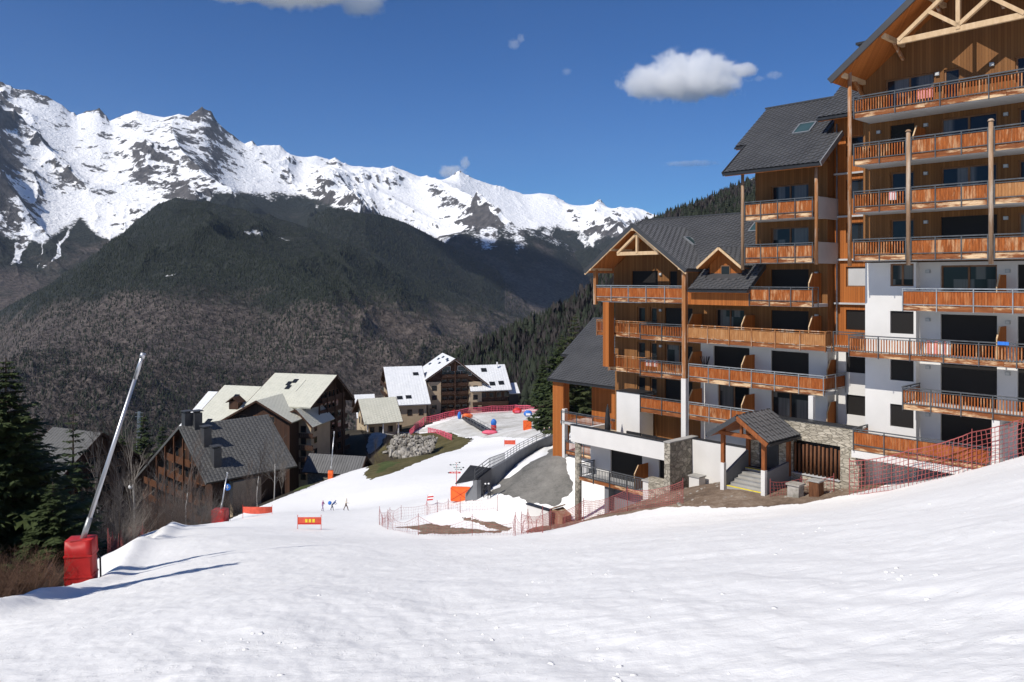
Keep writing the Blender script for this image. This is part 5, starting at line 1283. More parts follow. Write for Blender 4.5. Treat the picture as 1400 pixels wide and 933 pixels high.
# old chalet with the grey tiled roof
h = House('old_chalet', 'dark brown timber chalet with a big grey tiled roof and four metal chimneys', ray(245, 583, 135), (0.69, 0.724), -46.5)
L = h.along(366); xr, dr = h.side(282, 661); xl, dl = h.side(178, 662)
h.shell(L, xl, dl, xr, dr, 'roof_old', 'old_boards', (1.6, 1.2), 1.6, tiles=(0.62, 0.9, 0.03), fasc='roof_old'); h.end_y = 1.6
z = h.za
for k, (zz, x0, x1) in enumerate(((z-6.3, -5.5, 3.5), (z-9.2, -9.5, 6.0), (z-12.0, -15.0, 7.0), (z-14.8, -15.5, 7.5))):
    h.balc(x0, x1, zz, 1.6, 1.4, 'log_wood')  # darker wood here: shade of the deep gable recess put into the colour
    n = int((x1-x0)/2.6)
    for i in range(n):
        xa = x0+0.5+i*2.6; h.win(xa, xa+1.5, zz+.1, zz+2.0)
for x in (-9, -5.5, -2, 1.5, 4.8): h.part(MB().box(x-.12, x+.12, -.1, .15, -2, z-abs(x)*0.72-.8 if x > 0 else z+x*.62-.8), 'post', 'log_wood')
h.win(1.2, 2.3, z-16.2, z-14.9, frame='beam_pale'); h.win(-6.5, -5.0, z-17.5, z-16.0, frame='white_paint')
for i, (y, f, hh) in enumerate(((0.9, -0.05, 1.6), (2.2, 0.04, 2.3), (2.3, 0.36, 2.6), (2.3, 0.72, 2.6))):
    x = xr*f; zc = z-dr*f
    c = h.part(MB().box(x-.7, x+.7, y, y+1.3, zc-1.2, zc+hh), 'chimney', 'roof_fascia')
    h.part(MB().box(x-.85, x+.85, y-.15, y+1.45, zc+hh+.25, zc+hh+.4), 'cap', 'roof_fascia', c)
    h.part(MB().box(x-.45, x+.45, y+.25, y+1.05, zc+hh, zc+hh+.25), 'flue', 'dark_metal', c)
h.part(MB().box(xr-1.2, xr+.1, 4.5, 9.5, -2, z-dr-.7), 'porch_wall', 'render_tan')
# round blue sign and lamp on the chalet
p = h.root.matrix_basis @ Vector((xr+.35, 3.4, z-dr-1.2))
t = thing('round_sign', 'round blue hanging sign with a white figure under the chalet eave', 'sign', p)
MB().tube((0, -.04, 0), (0, .04, 0), .55, n=18).build('disc', 'blue_paint', t)
MB().box(-.05, .05, -.06, -.041, -.3, .12).blob((0, -.05, .25), (.12, .02, .12), 1, 0, 1).box(-.25, .25, -.06, -.042, -.02, .06).build('figure', 'white_paint', t)
MB().beam((0, 0, .5), (1.0, .6, .75), .05, .05).build('bracket', 'dark_metal', t)
p = h.root.matrix_basis @ Vector((xl-.3, .3, z-dl-.6))
t = thing('globe_lamp', 'white globe lamp at the low left eave of the old chalet', 'lamp', p)
MB().blob((0, 0, 0), (.5, .5, .5), 1, 0, 2).build('globe', 'white_paint', t, True); MB().tube((0, 0, -6), (0, 0, -.4), .06, n=6).build('post', 'dark_metal', t)
# cream apartment house
h = House('cream_roofed_lodge', 'tall dark apartment house under broad cream metal roofs behind the old chalet', ray(461, 513, 200), (-0.965, 0.262), -48.0)
CA = h
L = h.along(376); xl, dl = h.side(424.5, 558); xr, dr = h.side(485, 546)
h.shell(L, xl, dl, xr, dr, 'roof_cream', 'old_boards', (1.5, 1.0), 2.2, 0.35); h.end_y = 2.2; z = h.za
for k in range(6):
    zz = z-6.0-2.75*k
    h.balc(max(xl+1.8, -6.5-k*1.4), min(xr-1.5, 5.5+k*.6), zz, 2.2, 1.6)
    for i in range(5): h.win(-8.5+i*3.2 if k > 1 else -4.5+i*2.0, -6.6+i*3.2 if k > 1 else -3.3+i*2.0, zz+.05, zz+2.1)
for x in (-8, -4, 0, 4): h.part(MB().box(x-.15, x+.15, .4, .7, -2, z-abs(x)*.6-1.2), 'post', 'old_boards')
for a, b in ((0.62, 0.62), (0.73, 0.70), (0.69, 0.50)): h.roofwin('L', 1-a if False else a*0.55, b, 1.2, 1.7)
h.part(MB().beam((0.2*xl, L*.42, z-dl*.2+.1), (.55*xl, L*.42, z-dl*.55+.1), .25, .12), 'roof_seam', 'roof_cream')
# lower wing to the left
h2 = House('', '', h.root.matrix_basis @ Vector((0, L-1.0, z-3.6)), (-0.965, 0.262), -48.0, root=h.root)
t2 = h2.along(307); h2.shell(t2, -17, 9.2, 8, 6, 'roof_cream', 'old_boards', (2, 1), .5, .35)
h2.roofwin('L', .35, .72, 1.3, 1.6); h2.roofwin('L', .25, .2, 1.3, 1.6)
h3 = House('', '', h2.root.matrix_basis @ (h2.off @ Vector((0, t2-.5, h2.za-1.8))), (-0.965, 0.262), -48.0, root=h.root)
h3.shell(h3.along(285), -15, 9.0, 7, 5, 'roof_white', 'old_boards', (2, 1), .5, .35)
# cross gable to the front
h4 = House('', '', ray(350, 548, 183), (0.22, 0.975), -48.0, root=h.root)
x4, d4 = h4.side(398.5, 578); h4.shell(17, -x4*1.25, d4*1.3, x4, d4, 'roof_cream', 'old_boards', (1.2, 1.2), 1.4, .3); h4.end_y = 1.4  # dark boards instead of tan render put the front's shade into the walls
h4.roofwin('R', .55, .5, 1.1, 1.4)
for k in range(4):
    zz = h4.za-5.2-2.75*k
    for i in range(3): h4.win(-5+i*3.6, -3.2+i*3.6, zz, zz+1.6)
    h4.win(8, 9.6, zz-1, zz+.6, face='right')
h5 = House('', '', ray(404, 560, 186), (0.22, 0.975), -48.0, root=h.root)
h5.shell(12, -4.2, 1.8, 4.2, 4.0, 'roof_cream', 'render_tan', (.8, .8), 1.0, .3); h5.end_y = 1.0
for k in range(5):
    zz = h5.za-5.5-2.75*k; h5.win(-2.2, -1.0, zz, zz+1.3); h5.win(.8, 2.2, zz, zz+1.6)
    h5.win(2.5, 4.0, zz, zz+1.5, face='right'); 
    if k < 4: h5.balc(1.0, 4.6, zz-.9, 1.0, 1.3)
dmr = h2.part(MB().box(-8.6, -6.6, 6, 8.5, h2.za-6, h2.za-2.6), 'dormer', 'old_boards')
h2.part(MB().prism([(-9.2, 5.5, h2.za-3.0), (-6.0, 5.5, h2.za-3.0), (-6.0, 7.2, h2.za-1.7), (-9.2, 7.2, h2.za-1.7)], (0, 0, .2)).prism([(-9.2, 7.2, h2.za-1.7), (-6, 7.2, h2.za-1.7), (-6, 9, h2.za-3.0), (-9.2, 9, h2.za-3.0)], (0, 0, .2)), 'dormer_roof', 'old_boards', dmr)
# shed
h = House('grey_shed', 'low stone shed with a dark grey sheet roof behind the orange pad', ray(500.7, 624.4, 150), (-0.972, 0.235), -41.0)
L = h.along(422.6); xl, dl = h.side(492, 650.5); xr, dr = h.side(515, 644)
h.shell(L, xl, dl, xr, dr, 'roof_grey', 'stone_round', (.7, .7), .8, .2, tiles=(0.5, 5.0, .06)); h.end_y = .8
h.part(MB().prism([(xl+.8, .78, h.za-dl-.1), (xr-.8, .78, h.za-dr-.1), (0, .78, h.za-.4)], (0, -.1, 0)), 'gable_boards', 'old_boards')
fe = thing('timber_fence', 'grey horizontal board fence at the end of the stone shed', 'fence', on_ground(402, 668, 90))
for k in range(4): MB().beam((-1, 0, .4+k*.5), (5.5, 3, 1.0+k*.5), .06, .25).build('board', 'post_grey', fe)
for k in range(3): MB().tube((-1+k*3.2, k*1.5, -.5), (-1+k*3.2, k*1.5, 2.6+k*.3), .12, n=6).build('post', 'post_grey', fe)
sp = thing('marker_pole', 'tall pole with a furled red and white wind flag by the board fence', 'pole', on_ground(391, 672, 90))
MB().tube((0, 0, -.5), (0, 0, 4.4), .06, n=6).build('pole', 'red_paint', sp)
for k in range(5): MB().blob((.35-.04*k, 0, 4.1-k*.5), (.38-.05*k, .22, .32), k, .15, 1).build('flag_fold', 'red_paint' if k % 2 else 'white_paint', sp)
# far lodge with white roofs
X1 = Vector((0.961, 0.276, 0)); Bk = Vector((-0.276, 0.961, 0)); A3 = Vector(ray(622.5, 490.7, 265))
h = House('white_roofed_lodge', 'large lodge with white metal roofs and a dark gabled balcony front', A3, (Bk.x, Bk.y), -47.0)
h.shell(22, -10.0, 6.7, 11.4, 9.0, 'roof_white', 'old_boards', (1.2, 1.6), 2.0, .4); h.end_y = 2.0; z = h.za
rl_ = h
for k in range(5):
    zz = z-6.2-2.8*k
    h.balc(-4.4, 4.6, zz, 2.0, 1.4)
    for i in range(4): h.win(-4.2+i*2.3, -2.4+i*2.3, zz+.1, zz+2.1, mat='glass_teal' if k < 1 else 'glass')
for x0, x1, z1 in ((-9.0, -4.6, z-7.6), (4.9, 9.2, z-8.0)):
    bk = h.part(MB().box(x0, x1, 1.0, 2.6, -2, z1), 'rendered_bay', 'render_tan')
    for k in range(3): h.part(MB().box((x0+x1)/2-.8, (x0+x1)/2+.8, .93, 1.0, z1-2.8-3.1*k, z1-1.2-3.1*k), 'window', 'glass', bk)
for x in (-2.6, 2.6): h.win(x-1.4, x+1.4, z-4.2, z-2.6, mat='glass_teal', frame='white_paint')
for x in (-6.6, -2.4, 1.0, 4.6): h.win(x-1.5, x+1.3, z-6.0, z-4.4 if abs(x) < 5 else z-5.2, mat='glass_teal', frame='white_paint') if abs(x) < 6 else None
h.part(MB().box(-.14, .14, .1, .4, -2, z-1), 'post', 'old_boards')
h.part(MB().box(-4.4, 4.8, .6, 1.2, -2, z-19.8), 'pink_wall', 'render_white')
h.part(MB().tube((0, .55, 1.6), (0, .58, 1.6), 2.4, n=24), 'arch', 'red_paint')
for a, b in ((.2, .72), (.3, .84), (.52, .62), (.62, .84), (.75, .8), (.12, .45)): h.roofwin('L', a, b, 2.2, .9)
o1 = A3+Bk*8.5; tl = solve_col(o1, X1, 524); q = o1+X1*tl; q.z = zof(502, q.y)
w1 = House('', '', q, (X1.x, X1.y), -50.0 if False else -47.0, root=h.root)
xf, df = w1.side(533, 555); lw_ = w1.along(577)
w1.shell(lw_, -9, 7, abs(xf), df, 'roof_white', 'render_tan', (1.0, 1.2), 1.2, .35); w1.end_y = 1.2
for a, b in ((.72, .74), (.2, .14), (.42, .15)): w1.roofwin('R', a, b, 1.8, 1.6)
w1.part(MB().prism([(4.6, lw_*.66, w1.za-df*.55), (4.6, lw_*.98, w1.za-df*.55), (4.6, lw_*.82, w1.za-df*.30)], (-3.5, 0, 0)), 'dormer', 'old_boards')
for i in range(4): w1.win(2+i*3.6, 3.6+i*3.6, w1.za-df-3.6, w1.za-df-1.6, face='right')
for k in range(3): w1.balc(-6, 8, w1.za-6-3*k, 1.2, 1.4)
o2 = A3+Bk*8.5; tr_ = solve_col(o2, X1, 635); q = o2+X1*tr_; q.z = zof(500, q.y)
w2 = House('', '', q, (X1.x, X1.y), -47.0, root=h.root)
L2 = w2.along(690); w2.shell(L2, -9, 7, 9.0, 7.6, 'roof_white', 'old_boards', (1.0, 1.6), 1.0, .35); w2.end_y = 1.0
for a, b in ((.38, .72), (.5, .18), (.72, .2)): w2.roofwin('R', a, b, 1.9, 1.7)
for i in range(5): w2.win(1.5+i*2.6, 3.3+i*2.6, w2.za-7.6-2.6, w2.za-7.6-.8, face='right')
w2.part(MB().box(8.1, 8.3, 1, L2-1, w2.za-12.5, w2.za-11.4), 'balustrade', 'old_boards'); w2.part(MB().box(1.2, 1.6, L2*.77, L2*.77+.4, w2.za-.6, w2.za+1.0), 'chimney', 'white_paint')
o3 = A3+Bk*6+X1*(solve_col(A3+Bk*6, X1, 690)); o3.z = zof(524, o3.y)
w3 = House('', '', o3, (X1.x, X1.y), -47.0, root=h.root)
w3.shell(max(4, w3.along(706)), -3, 1.5, 4.5, 3.0, 'roof_white', 'dark_metal', (.5, .8), .4, .3)
# small houses between the lodges
for i, (ap, rr_, Lp, el, er, mt, wm, lab) in enumerate((
        ((489, 546, 232), (0.9, 0.43), 541, (484, 575), (500, 580), 'roof_cream', 'render_cream', 'low cream roofed house with open porch posts beside the lodge'),
        ((484, 540, 250), (0.95, 0.3), 512, (480, 552), (490, 556), 'roof_white', 'render_tan', 'little white roofed house tucked behind the cream roofed porch house'))):
    h = House('small_house', lab, ray(*ap), rr_, -52.0)
    L = h.along(Lp); h.shell(L, -6.5, 4.6, 7.0, 6.2, mt, wm, (1.6, 1.8), 1.4, .3); h.end_y = 1.4
    for k in range(3): h.win(-3.5+k*2.6, -2.2+k*2.6, h.za-7.5, h.za-5.5); 
    for k in range(4): h.win(2+k*2.7, 3.5+k*2.7, h.za-9.2, h.za-7.4, face='right')
    for k in range(3): h.part(MB().box(6.3, 6.6, 1+k*4.5, 1.3+k*4.5, -2, h.za-5.9), 'post', 'white_paint')
# chalet behind the firs on the left
h = House('hidden_chalet', 'grey roofed chalet half hidden behind the fir trees', ray(140, 592, 150), (-0.9, 0.43), -60.0)
h.shell(h.along(72), -9.5, 7.6, 12, 8.6, 'roof_old', 'old_boards', (1.5, 1.2), 1.4, .3, tiles=(.8, 1.2, .06)); h.end_y = 1.4
for k in range(3):
    h.balc(-6, 7, h.za-6.5-2.8*k, 1.4, 1.4)
    for i in range(4): h.win(-5+i*3, -3.2+i*3, h.za-6.4-2.8*k, h.za-4.4-2.8*k)
# electricity pylon on the opposite slope
pp = Vector(ray(190, 590, 520)); py_ = thing('lattice_pylon', 'small pale lattice electricity pylon beyond the chalet roofs', 'pylon', pp)
lt = MB(); H_ = 13.0
for sx, sy in ((-1, -1), (1, -1), (1, 1), (-1, 1)):
    lt.tube((sx*1.2, sy*1.2, -20), (sx*.5, sy*.5, H_), .14, n=4)
for k in range(8):
    z0 = k*1.6; f = 1.2-.7*z0/H_; g_ = 1.2-.7*(z0+1.6)/H_
    lt.tube((-f, -f, z0), (g_, -g_, z0+1.6), .09, n=4).tube((f, -f, z0), (-g_, -g_, z0+1.6), .09, n=4)
lt.build('lattice', 'aluminium', py_)
for z_ in (9.5, 12): MB().tube((-2.6, 0, z_), (2.6, 0, z_), .12, n=4).build('crossarm', 'aluminium', py_)
# ------------------------------------------------------------------ trees
def leafmat(name, a, b, rough=0.75):
    m, t, p = newmat(name, rough, 0, 0.2)
    tc = t.add('ShaderNodeTexCoord').outputs['Object']; oi = t.add('ShaderNodeObjectInfo').outputs['Random']
    n = t.noise(tc, 1.3, 4); n2 = t.noise(tc, 9, 2)
    f = t.math('ADD', t.math('MULTIPLY', n, 0.6), t.math('ADD', t.math('MULTIPLY', n2, 0.4), t.math('MULTIPLY', t.math('SUBTRACT', oi, 0.5), 0.2)))
    t.l.new(t.mix(t.ramp(f, [(0.3, 0), (0.7, 1)]), a, b), p.inputs['Base Color'])
leafmat('needles', (0.014, 0.026, 0.010), (0.058, 0.078, 0.026)); leafmat('needles_pale', (0.03, 0.04, 0.015), (0.085, 0.09, 0.03))
leafmat('bark', (0.035, 0.026, 0.02), (0.10, 0.078, 0.06)); leafmat('birch', (0.28, 0.26, 0.23), (0.55, 0.53, 0.5))
leafmat('twig', (0.05, 0.038, 0.032), (0.13, 0.10, 0.085)); leafmat('twig_red', (0.085, 0.048, 0.034), (0.19, 0.115, 0.075)); leafmat('twig_grey', (0.10, 0.09, 0.08), (0.24, 0.21, 0.185))
def conifer_meshes(seed, H_=1.0, dens=1.0, width=0.24, droop=0.35, gap=0.0):
    """unit-height fir: whorled drooping boughs, each a spray of short needle blades"""
    r = random.Random(seed); tr = MB(); tr.tube((0, 0, -0.05), (0, 0, 0.97), 0.016, 0.002, 7)
    V = []; F = []
    lv = int(30*dens)
    for k in range(lv):
        t = (k+r.uniform(-.3, .3))/lv; z = 0.07+0.9*t
        Lb = width*(1-t)**0.85*(0.75+0.5*r.random())+0.012
        nb = 6 if t < .8 else 5
        for b in range(nb):
            if r.random() < gap: continue
            a = 2*math.pi*(b+r.uniform(-.35, .35))/nb+k*1.1; L = Lb*r.uniform(0.65, 1.12)
            ca, sa = math.cos(a), math.sin(a); dr = droop*r.uniform(.6, 1.4)
            def pt(s): return Vector((ca*L*s, sa*L*s, z+L*(0.25*s-dr*1.2*s*s+0.25*s**3)))
            tr.tube(pt(0), pt(.6), .0028, .0012, 3, False)
            ns = max(5, int(13*L/width*dens)+4)
            for i in range(ns):
                s = 0.14+0.86*(i+r.random())/ns; p = pt(s); w = L*0.36*(1.08-s*.7)+.012
                for sd in (-1, 1):
                    ang = a+sd*r.uniform(.5, 1.1); q = p+Vector((math.cos(ang), math.sin(ang), r.uniform(-.55, .05)))*w*r.uniform(.7, 1.2)
                    side = Vector((-math.sin(ang), math.cos(ang), r.uniform(-.4, .4)))*w*.22
                    n = len(V); V += [p, p.lerp(q, .45)+side, q, p.lerp(q, .45)-side]; F.append((n, n+1, n+2, n+3))
                if r.random() < .6:
                    q = p+Vector((ca*w*.5, sa*w*.5, -w*r.uniform(.3, .7))); side = Vector((-sa, ca, 0))*w*.2; n = len(V)
                    V += [p, p.lerp(q, .5)+side, q, p.lerp(q, .5)-side]; F.append((n, n+1, n+2, n+3))
    cr = MB(); cr.v = [tuple(v) for v in V]; cr.f = F
    return tr.mesh('trunk', 'bark'), cr
def make_fir_protos():
    out = []
    for sd, w, d, g, mt in ((1, .29, 1.6, .02, 'needles'), (2, .26, 1.35, .04, 'needles'), (3, .2, .8, .2, 'needles'), (4, .25, 1.0, .05, 'needles_pale')):
        t, c = conifer_meshes(sd, 1, d, w, .36, g); out.append((t, c.mesh('crown', mt)))
    return out
FIR = make_fir_protos()
def fir(label, px, top, Y, kind=0, group='fir trees below the snow edge', wide=1.0, gbase=None):
    x = (px-700)/FPX*Y; g = gz(x, Y) if gbase is None else gbase; ht = zof(top, Y)-g
    root = thing('fir_tree', label, 'tree', (x, Y, g), random.uniform(0, 6), group)
    for nm, me in zip(('trunk', 'crown'), FIR[kind]):
        o = link(nm, me, root); o.scale = (ht*wide, ht*wide, ht)
    return root
fir('huge dark fir with heavy drooping boughs beside the bare red shrub', 8, 478, 46, 0, wide=1.1)
fir('broad dark fir standing behind the red snow lance pad', 48, 590, 50, 1, wide=1.35)
fir('dense fir filling the gap between the huge fir and the hidden chalet', 28, 545, 58, 0, wide=1.15)
fir('slender fir with open layered branches in front of the hidden chalet roof', 100, 553, 66, 2, wide=1.0)
fir('low bushy fir at the foot of the huge fir', 72, 655, 44, 1, wide=1.5)
fir('tall fir rising just behind the huge drooping one', -75, 520, 52, 1, wide=1.2)
fir('small fir under the open layered fir', 112, 668, 60, 3, wide=1.5)
fir('dark pointed fir between the hidden chalet and the old chalet', 196, 560, 175, 1, wide=0.9)
fir('short fir to the left of the pointed one behind the old chalet', 168, 588, 190, 0, wide=1.0)
fir('fir tip showing just left of the old chalet ridge', 222, 575, 200, 1, wide=0.9)
fir('big yellowish fir behind the annex roof', 786, 424, 112, 3, 'fir trees behind the annex', 1.1)
fir('full dark fir left of the yellowish one behind the annex', 768, 452, 150, 0, 'fir trees behind the annex', 1.1)
fir('dark fir between the annex and the lodge with white roofs', 742, 484, 260, 1, 'fir trees behind the annex', 1.0)
fir('fir close behind the ridge of the annex', 805, 436, 125, 0, 'fir trees behind the annex', 1.0)
for X_, Y_, top_, lab in ((-24.0, 28.4, 3.4, 'slender fir casting its shadow across the snow bank'), (-21.0, 19.4, 6.2, 'slender fir casting a long shadow over the piste edge')):
    g = gz(X_, Y_); root = thing('fir_tree', lab, 'tree', (X_, Y_, g), 1.0, 'fir trees below the snow edge')
    for nm, me in zip(('trunk', 'crown'), FIR[1]):
        o = link(nm, me, root); o.scale = ((top_-g)*.75, (top_-g)*.75, top_-g)
def bare_mesh(seed, lean=0.06, spread=0.5, depth=5, up=0.25, trunk=0.02):
    r = random.Random(seed); tk = MB(); tw = MB()
    def grow(p, d, L, rad, k):
        n = 3 if k < 2 else 2
        pts = [p]; dd = d.copy()
        for i in range(n):
            dd = (dd+Vector((r.uniform(-1, 1), r.uniform(-1, 1), r.uniform(-.5, 1)*up))*0.16).normalized(); pts.append(pts[-1]+dd*L/n)
        for i in range(n):
            (tk if k == 0 else tw).tube(pts[i], pts[i+1], rad*(1-.35*i/n), rad*(1-.35*(i+1)/n), 6 if k == 0 else 3, False)
        if k >= depth: return
        nb = r.randint(4, 6) if k == 0 else r.randint(3, 4)
        for b in range(nb):
            s = (r.uniform(.3, 1.0) if k == 0 else r.uniform(.25, 1.0)); i = min(n-1, int(s*n)); q = pts[i].lerp(pts[i+1], s*n-i)
            a = r.uniform(0, 6.28); o = dd.orthogonal().normalized(); o = Matrix.Rotation(a, 3, dd) @ o
            nd = (dd*(1-spread*.5)+o*spread*r.uniform(.6, 1.1)+Vector((0, 0, up*.6))).normalized()
            grow(q, nd, L*r.uniform(.5, .72)*(1.0 if k else .62), rad*.5, k+1)
        if k < depth: grow(pts[-1], dd, L*.6, rad*.6, k+1)
    grow(Vector((0, 0, -.02)), Vector((lean, 0, 1)).normalized(), .62, trunk, 0)
    return tk, tw
BARE = []
for sd, tm, wm in ((11, 'birch', 'twig_grey'), (12, 'bark', 'twig'), (13, 'birch', 'twig'), (14, 'bark', 'twig_grey')):
    a, b = bare_mesh(sd, depth=4, trunk=0.012, spread=.55, up=.5); BARE.append((a.mesh('trunk', tm), b.mesh('crown', wm)))
def bare(label, px, top, Y, kind, wide=1.0, group='bare trees below the snow edge', base=None):
    x = (px-700)/FPX*Y; g = gz(x, Y) if base is None else base; ht = (zof(top, Y)-g)*0.93
    root = thing('bare_tree', label, 'tree', (x, Y, g), random.uniform(0, 6), group)
    for nm, me in zip(('trunk', 'crown'), BARE[kind]):
        o = link(nm, me, root); o.scale = (ht*wide, ht*wide, ht)
for q in (('thin birch leaning beside the long lance pole', 182, 600, 62, 0), ('pale birch between the open fir and the lance pole', 134, 615, 72, 0), ('dark bare tree in front of the hidden chalet', 150, 610, 85, 1), ('tangled bare tree just left of the old chalet balconies', 205, 635, 80, 1),
          ('bare tree in front of the chalet balconies', 228, 640, 88, 3), ('white stemmed birch in front of the chalet gable', 255, 622, 92, 2), ('bare tree beside the short snow lance', 275, 645, 98, 1), ('low bare tree at the snow edge below the chalet', 240, 665, 82, 3),
          ('slim birch at the right corner of the chalet roof', 375, 596, 128, 0), ('leaning birch in front of the chalet side wall', 352, 618, 124, 2), ('bare tree under the chalet eave', 340, 640, 122, 1), ('small bare tree by the board fence', 386, 628, 132, 3),
          ('bare tree behind the pad at the end of the snow bank', 165, 655, 55, 3), ('bare tree on the lodge lane', 500, 583, 205, 1), ('scrubby bare tree below the lodge lane', 530, 592, 196, 1), ('bare tree above the boulder wall', 514, 598, 200, 3)):
    bare(*q[:5], wide=1.0)
def bush(label, px, py, Y, w, h, seed, mat, n=260, name='bare_shrub'):
    r = random.Random(seed); mb = MB(); st = MB(); x = (px-700)/FPX*Y
    for i in range(n):
        a = r.uniform(0, 6.28); q = math.sqrt(r.random())*w*.25; p = Vector((math.cos(a)*q, math.sin(a)*q, -.1)); d = Vector((math.cos(a)*r.uniform(.1, .9), math.sin(a)*r.uniform(.1, .9), 1.1)).normalized()
        L = h*r.uniform(.55, 1.05); rad = .012
        for s in range(4):
            p2 = p+d*L/4; (st if s == 0 else mb).tube(p, p2, rad, rad*.75, 3, False)
            if s:
                for k in range(3):
                    o = Vector((r.uniform(-1, 1), r.uniform(-1, 1), r.uniform(.2, 1.2))).normalized(); mb.tube(p2, p2+o*h*r.uniform(.1, .22), rad*.6, rad*.3, 3, False)
            p = p2; rad *= .75; d = (d+Vector((r.uniform(-1, 1), r.uniform(-1, 1), r.uniform(-.3, .5)))*.22).normalized()
    root = thing(name, label, 'shrub', (x, Y, gz(x, Y)), 0, 'bare shrubs by the snow bank')
    st.build('stems', 'twig', root); mb.build('twigs', mat, root)
bush('reddish bare shrub in front of the huge fir', 12, 0, 29, 3.2, 2.3, 1, 'twig_red', 520)
bush('brown bare shrub left of the red lance pad', 52, 0, 31, 2.0, 1.5, 2, 'twig', 360)
bush('dense low reddish shrub pressed against the snow bank', -40, 0, 27, 3.0, 2.2, 3, 'twig_red', 420)
bush('low dark scrub at the edge of the snow bank', 38, 0, 28, 2.2, 0.9, 4, 'twig', 260)
bush('grey scrub under the birches', 150, 0, 60, 6, 4, 5, 'twig_grey', 300)
bush('grey brown scrub below the chalet balconies', 215, 0, 76, 7, 4.5, 6, 'twig', 360)
bush('scrub beside the short snow lance', 268, 0, 92, 7, 4.5, 7, 'twig_grey', 320)
bush('brown scrub at the chalet corner', 330, 0, 118, 6, 4.0, 8, 'twig', 260)
bush('dark scrub on the slope below the lodge lane', 525, 0, 188, 9, 4.0, 9, 'twig', 260)
bush('scrub at the foot of the boulder wall', 545, 0, 176, 6, 2.5, 10, 'twig_grey', 200)
# ------------------------------------------------------------------ woods that read as one mass
def woodmat(name):
    m, t, p = newmat(name, 0.85, 0, 0.1)
    tn = t.add('ShaderNodeAttribute', attribute_name='tone').outputs['Color']
    t.l.new(tn, p.inputs['Base Color'])
woodmat('woods')
def cone_tpl(n, tiers, jag, seed):
    r = np.random.default_rng(seed); V = []; F = []
    for k in range(tiers):
        z0 = 0.05+0.8*k/tiers; z1 = min(1.0, z0+1.25/tiers if k < tiers-1 else 1.0); rad = 0.19*(1-k/tiers)**.8+.02
        b = len(V); V.append((0, 0, z1))
        for i in range(n):
            a = 2*np.pi*(i+r.uniform(-.2, .2))/n; q = rad*(1+jag*r.uniform(-1, 1)); V.append((np.cos(a)*q, np.sin(a)*q, z0+jag*.08*r.uniform(-1, 1)))
        F += [(b, b+1+i, b+1+(i+1) % n) for i in range(n)]
    return np.array(V), np.array(F)
def fan_tpl(n, seed):
    r = np.random.default_rng(seed); V = []; F = []
    for i in range(n):
        a = r.uniform(0, 6.28); e = r.uniform(.12, .42); h = r.uniform(.55, 1.0); b = len(V); w = .03
        V += [(np.cos(a)*e*.2, np.sin(a)*e*.2, .1), (np.cos(a)*e+w*np.sin(a), np.sin(a)*e-w*np.cos(a), h*.8), (np.cos(a)*e*.9-w*np.sin(a), np.sin(a)*e*.9+w*np.cos(a), h)]
        F.append((b, b+1, b+2))
    return np.array(V), np.array(F)
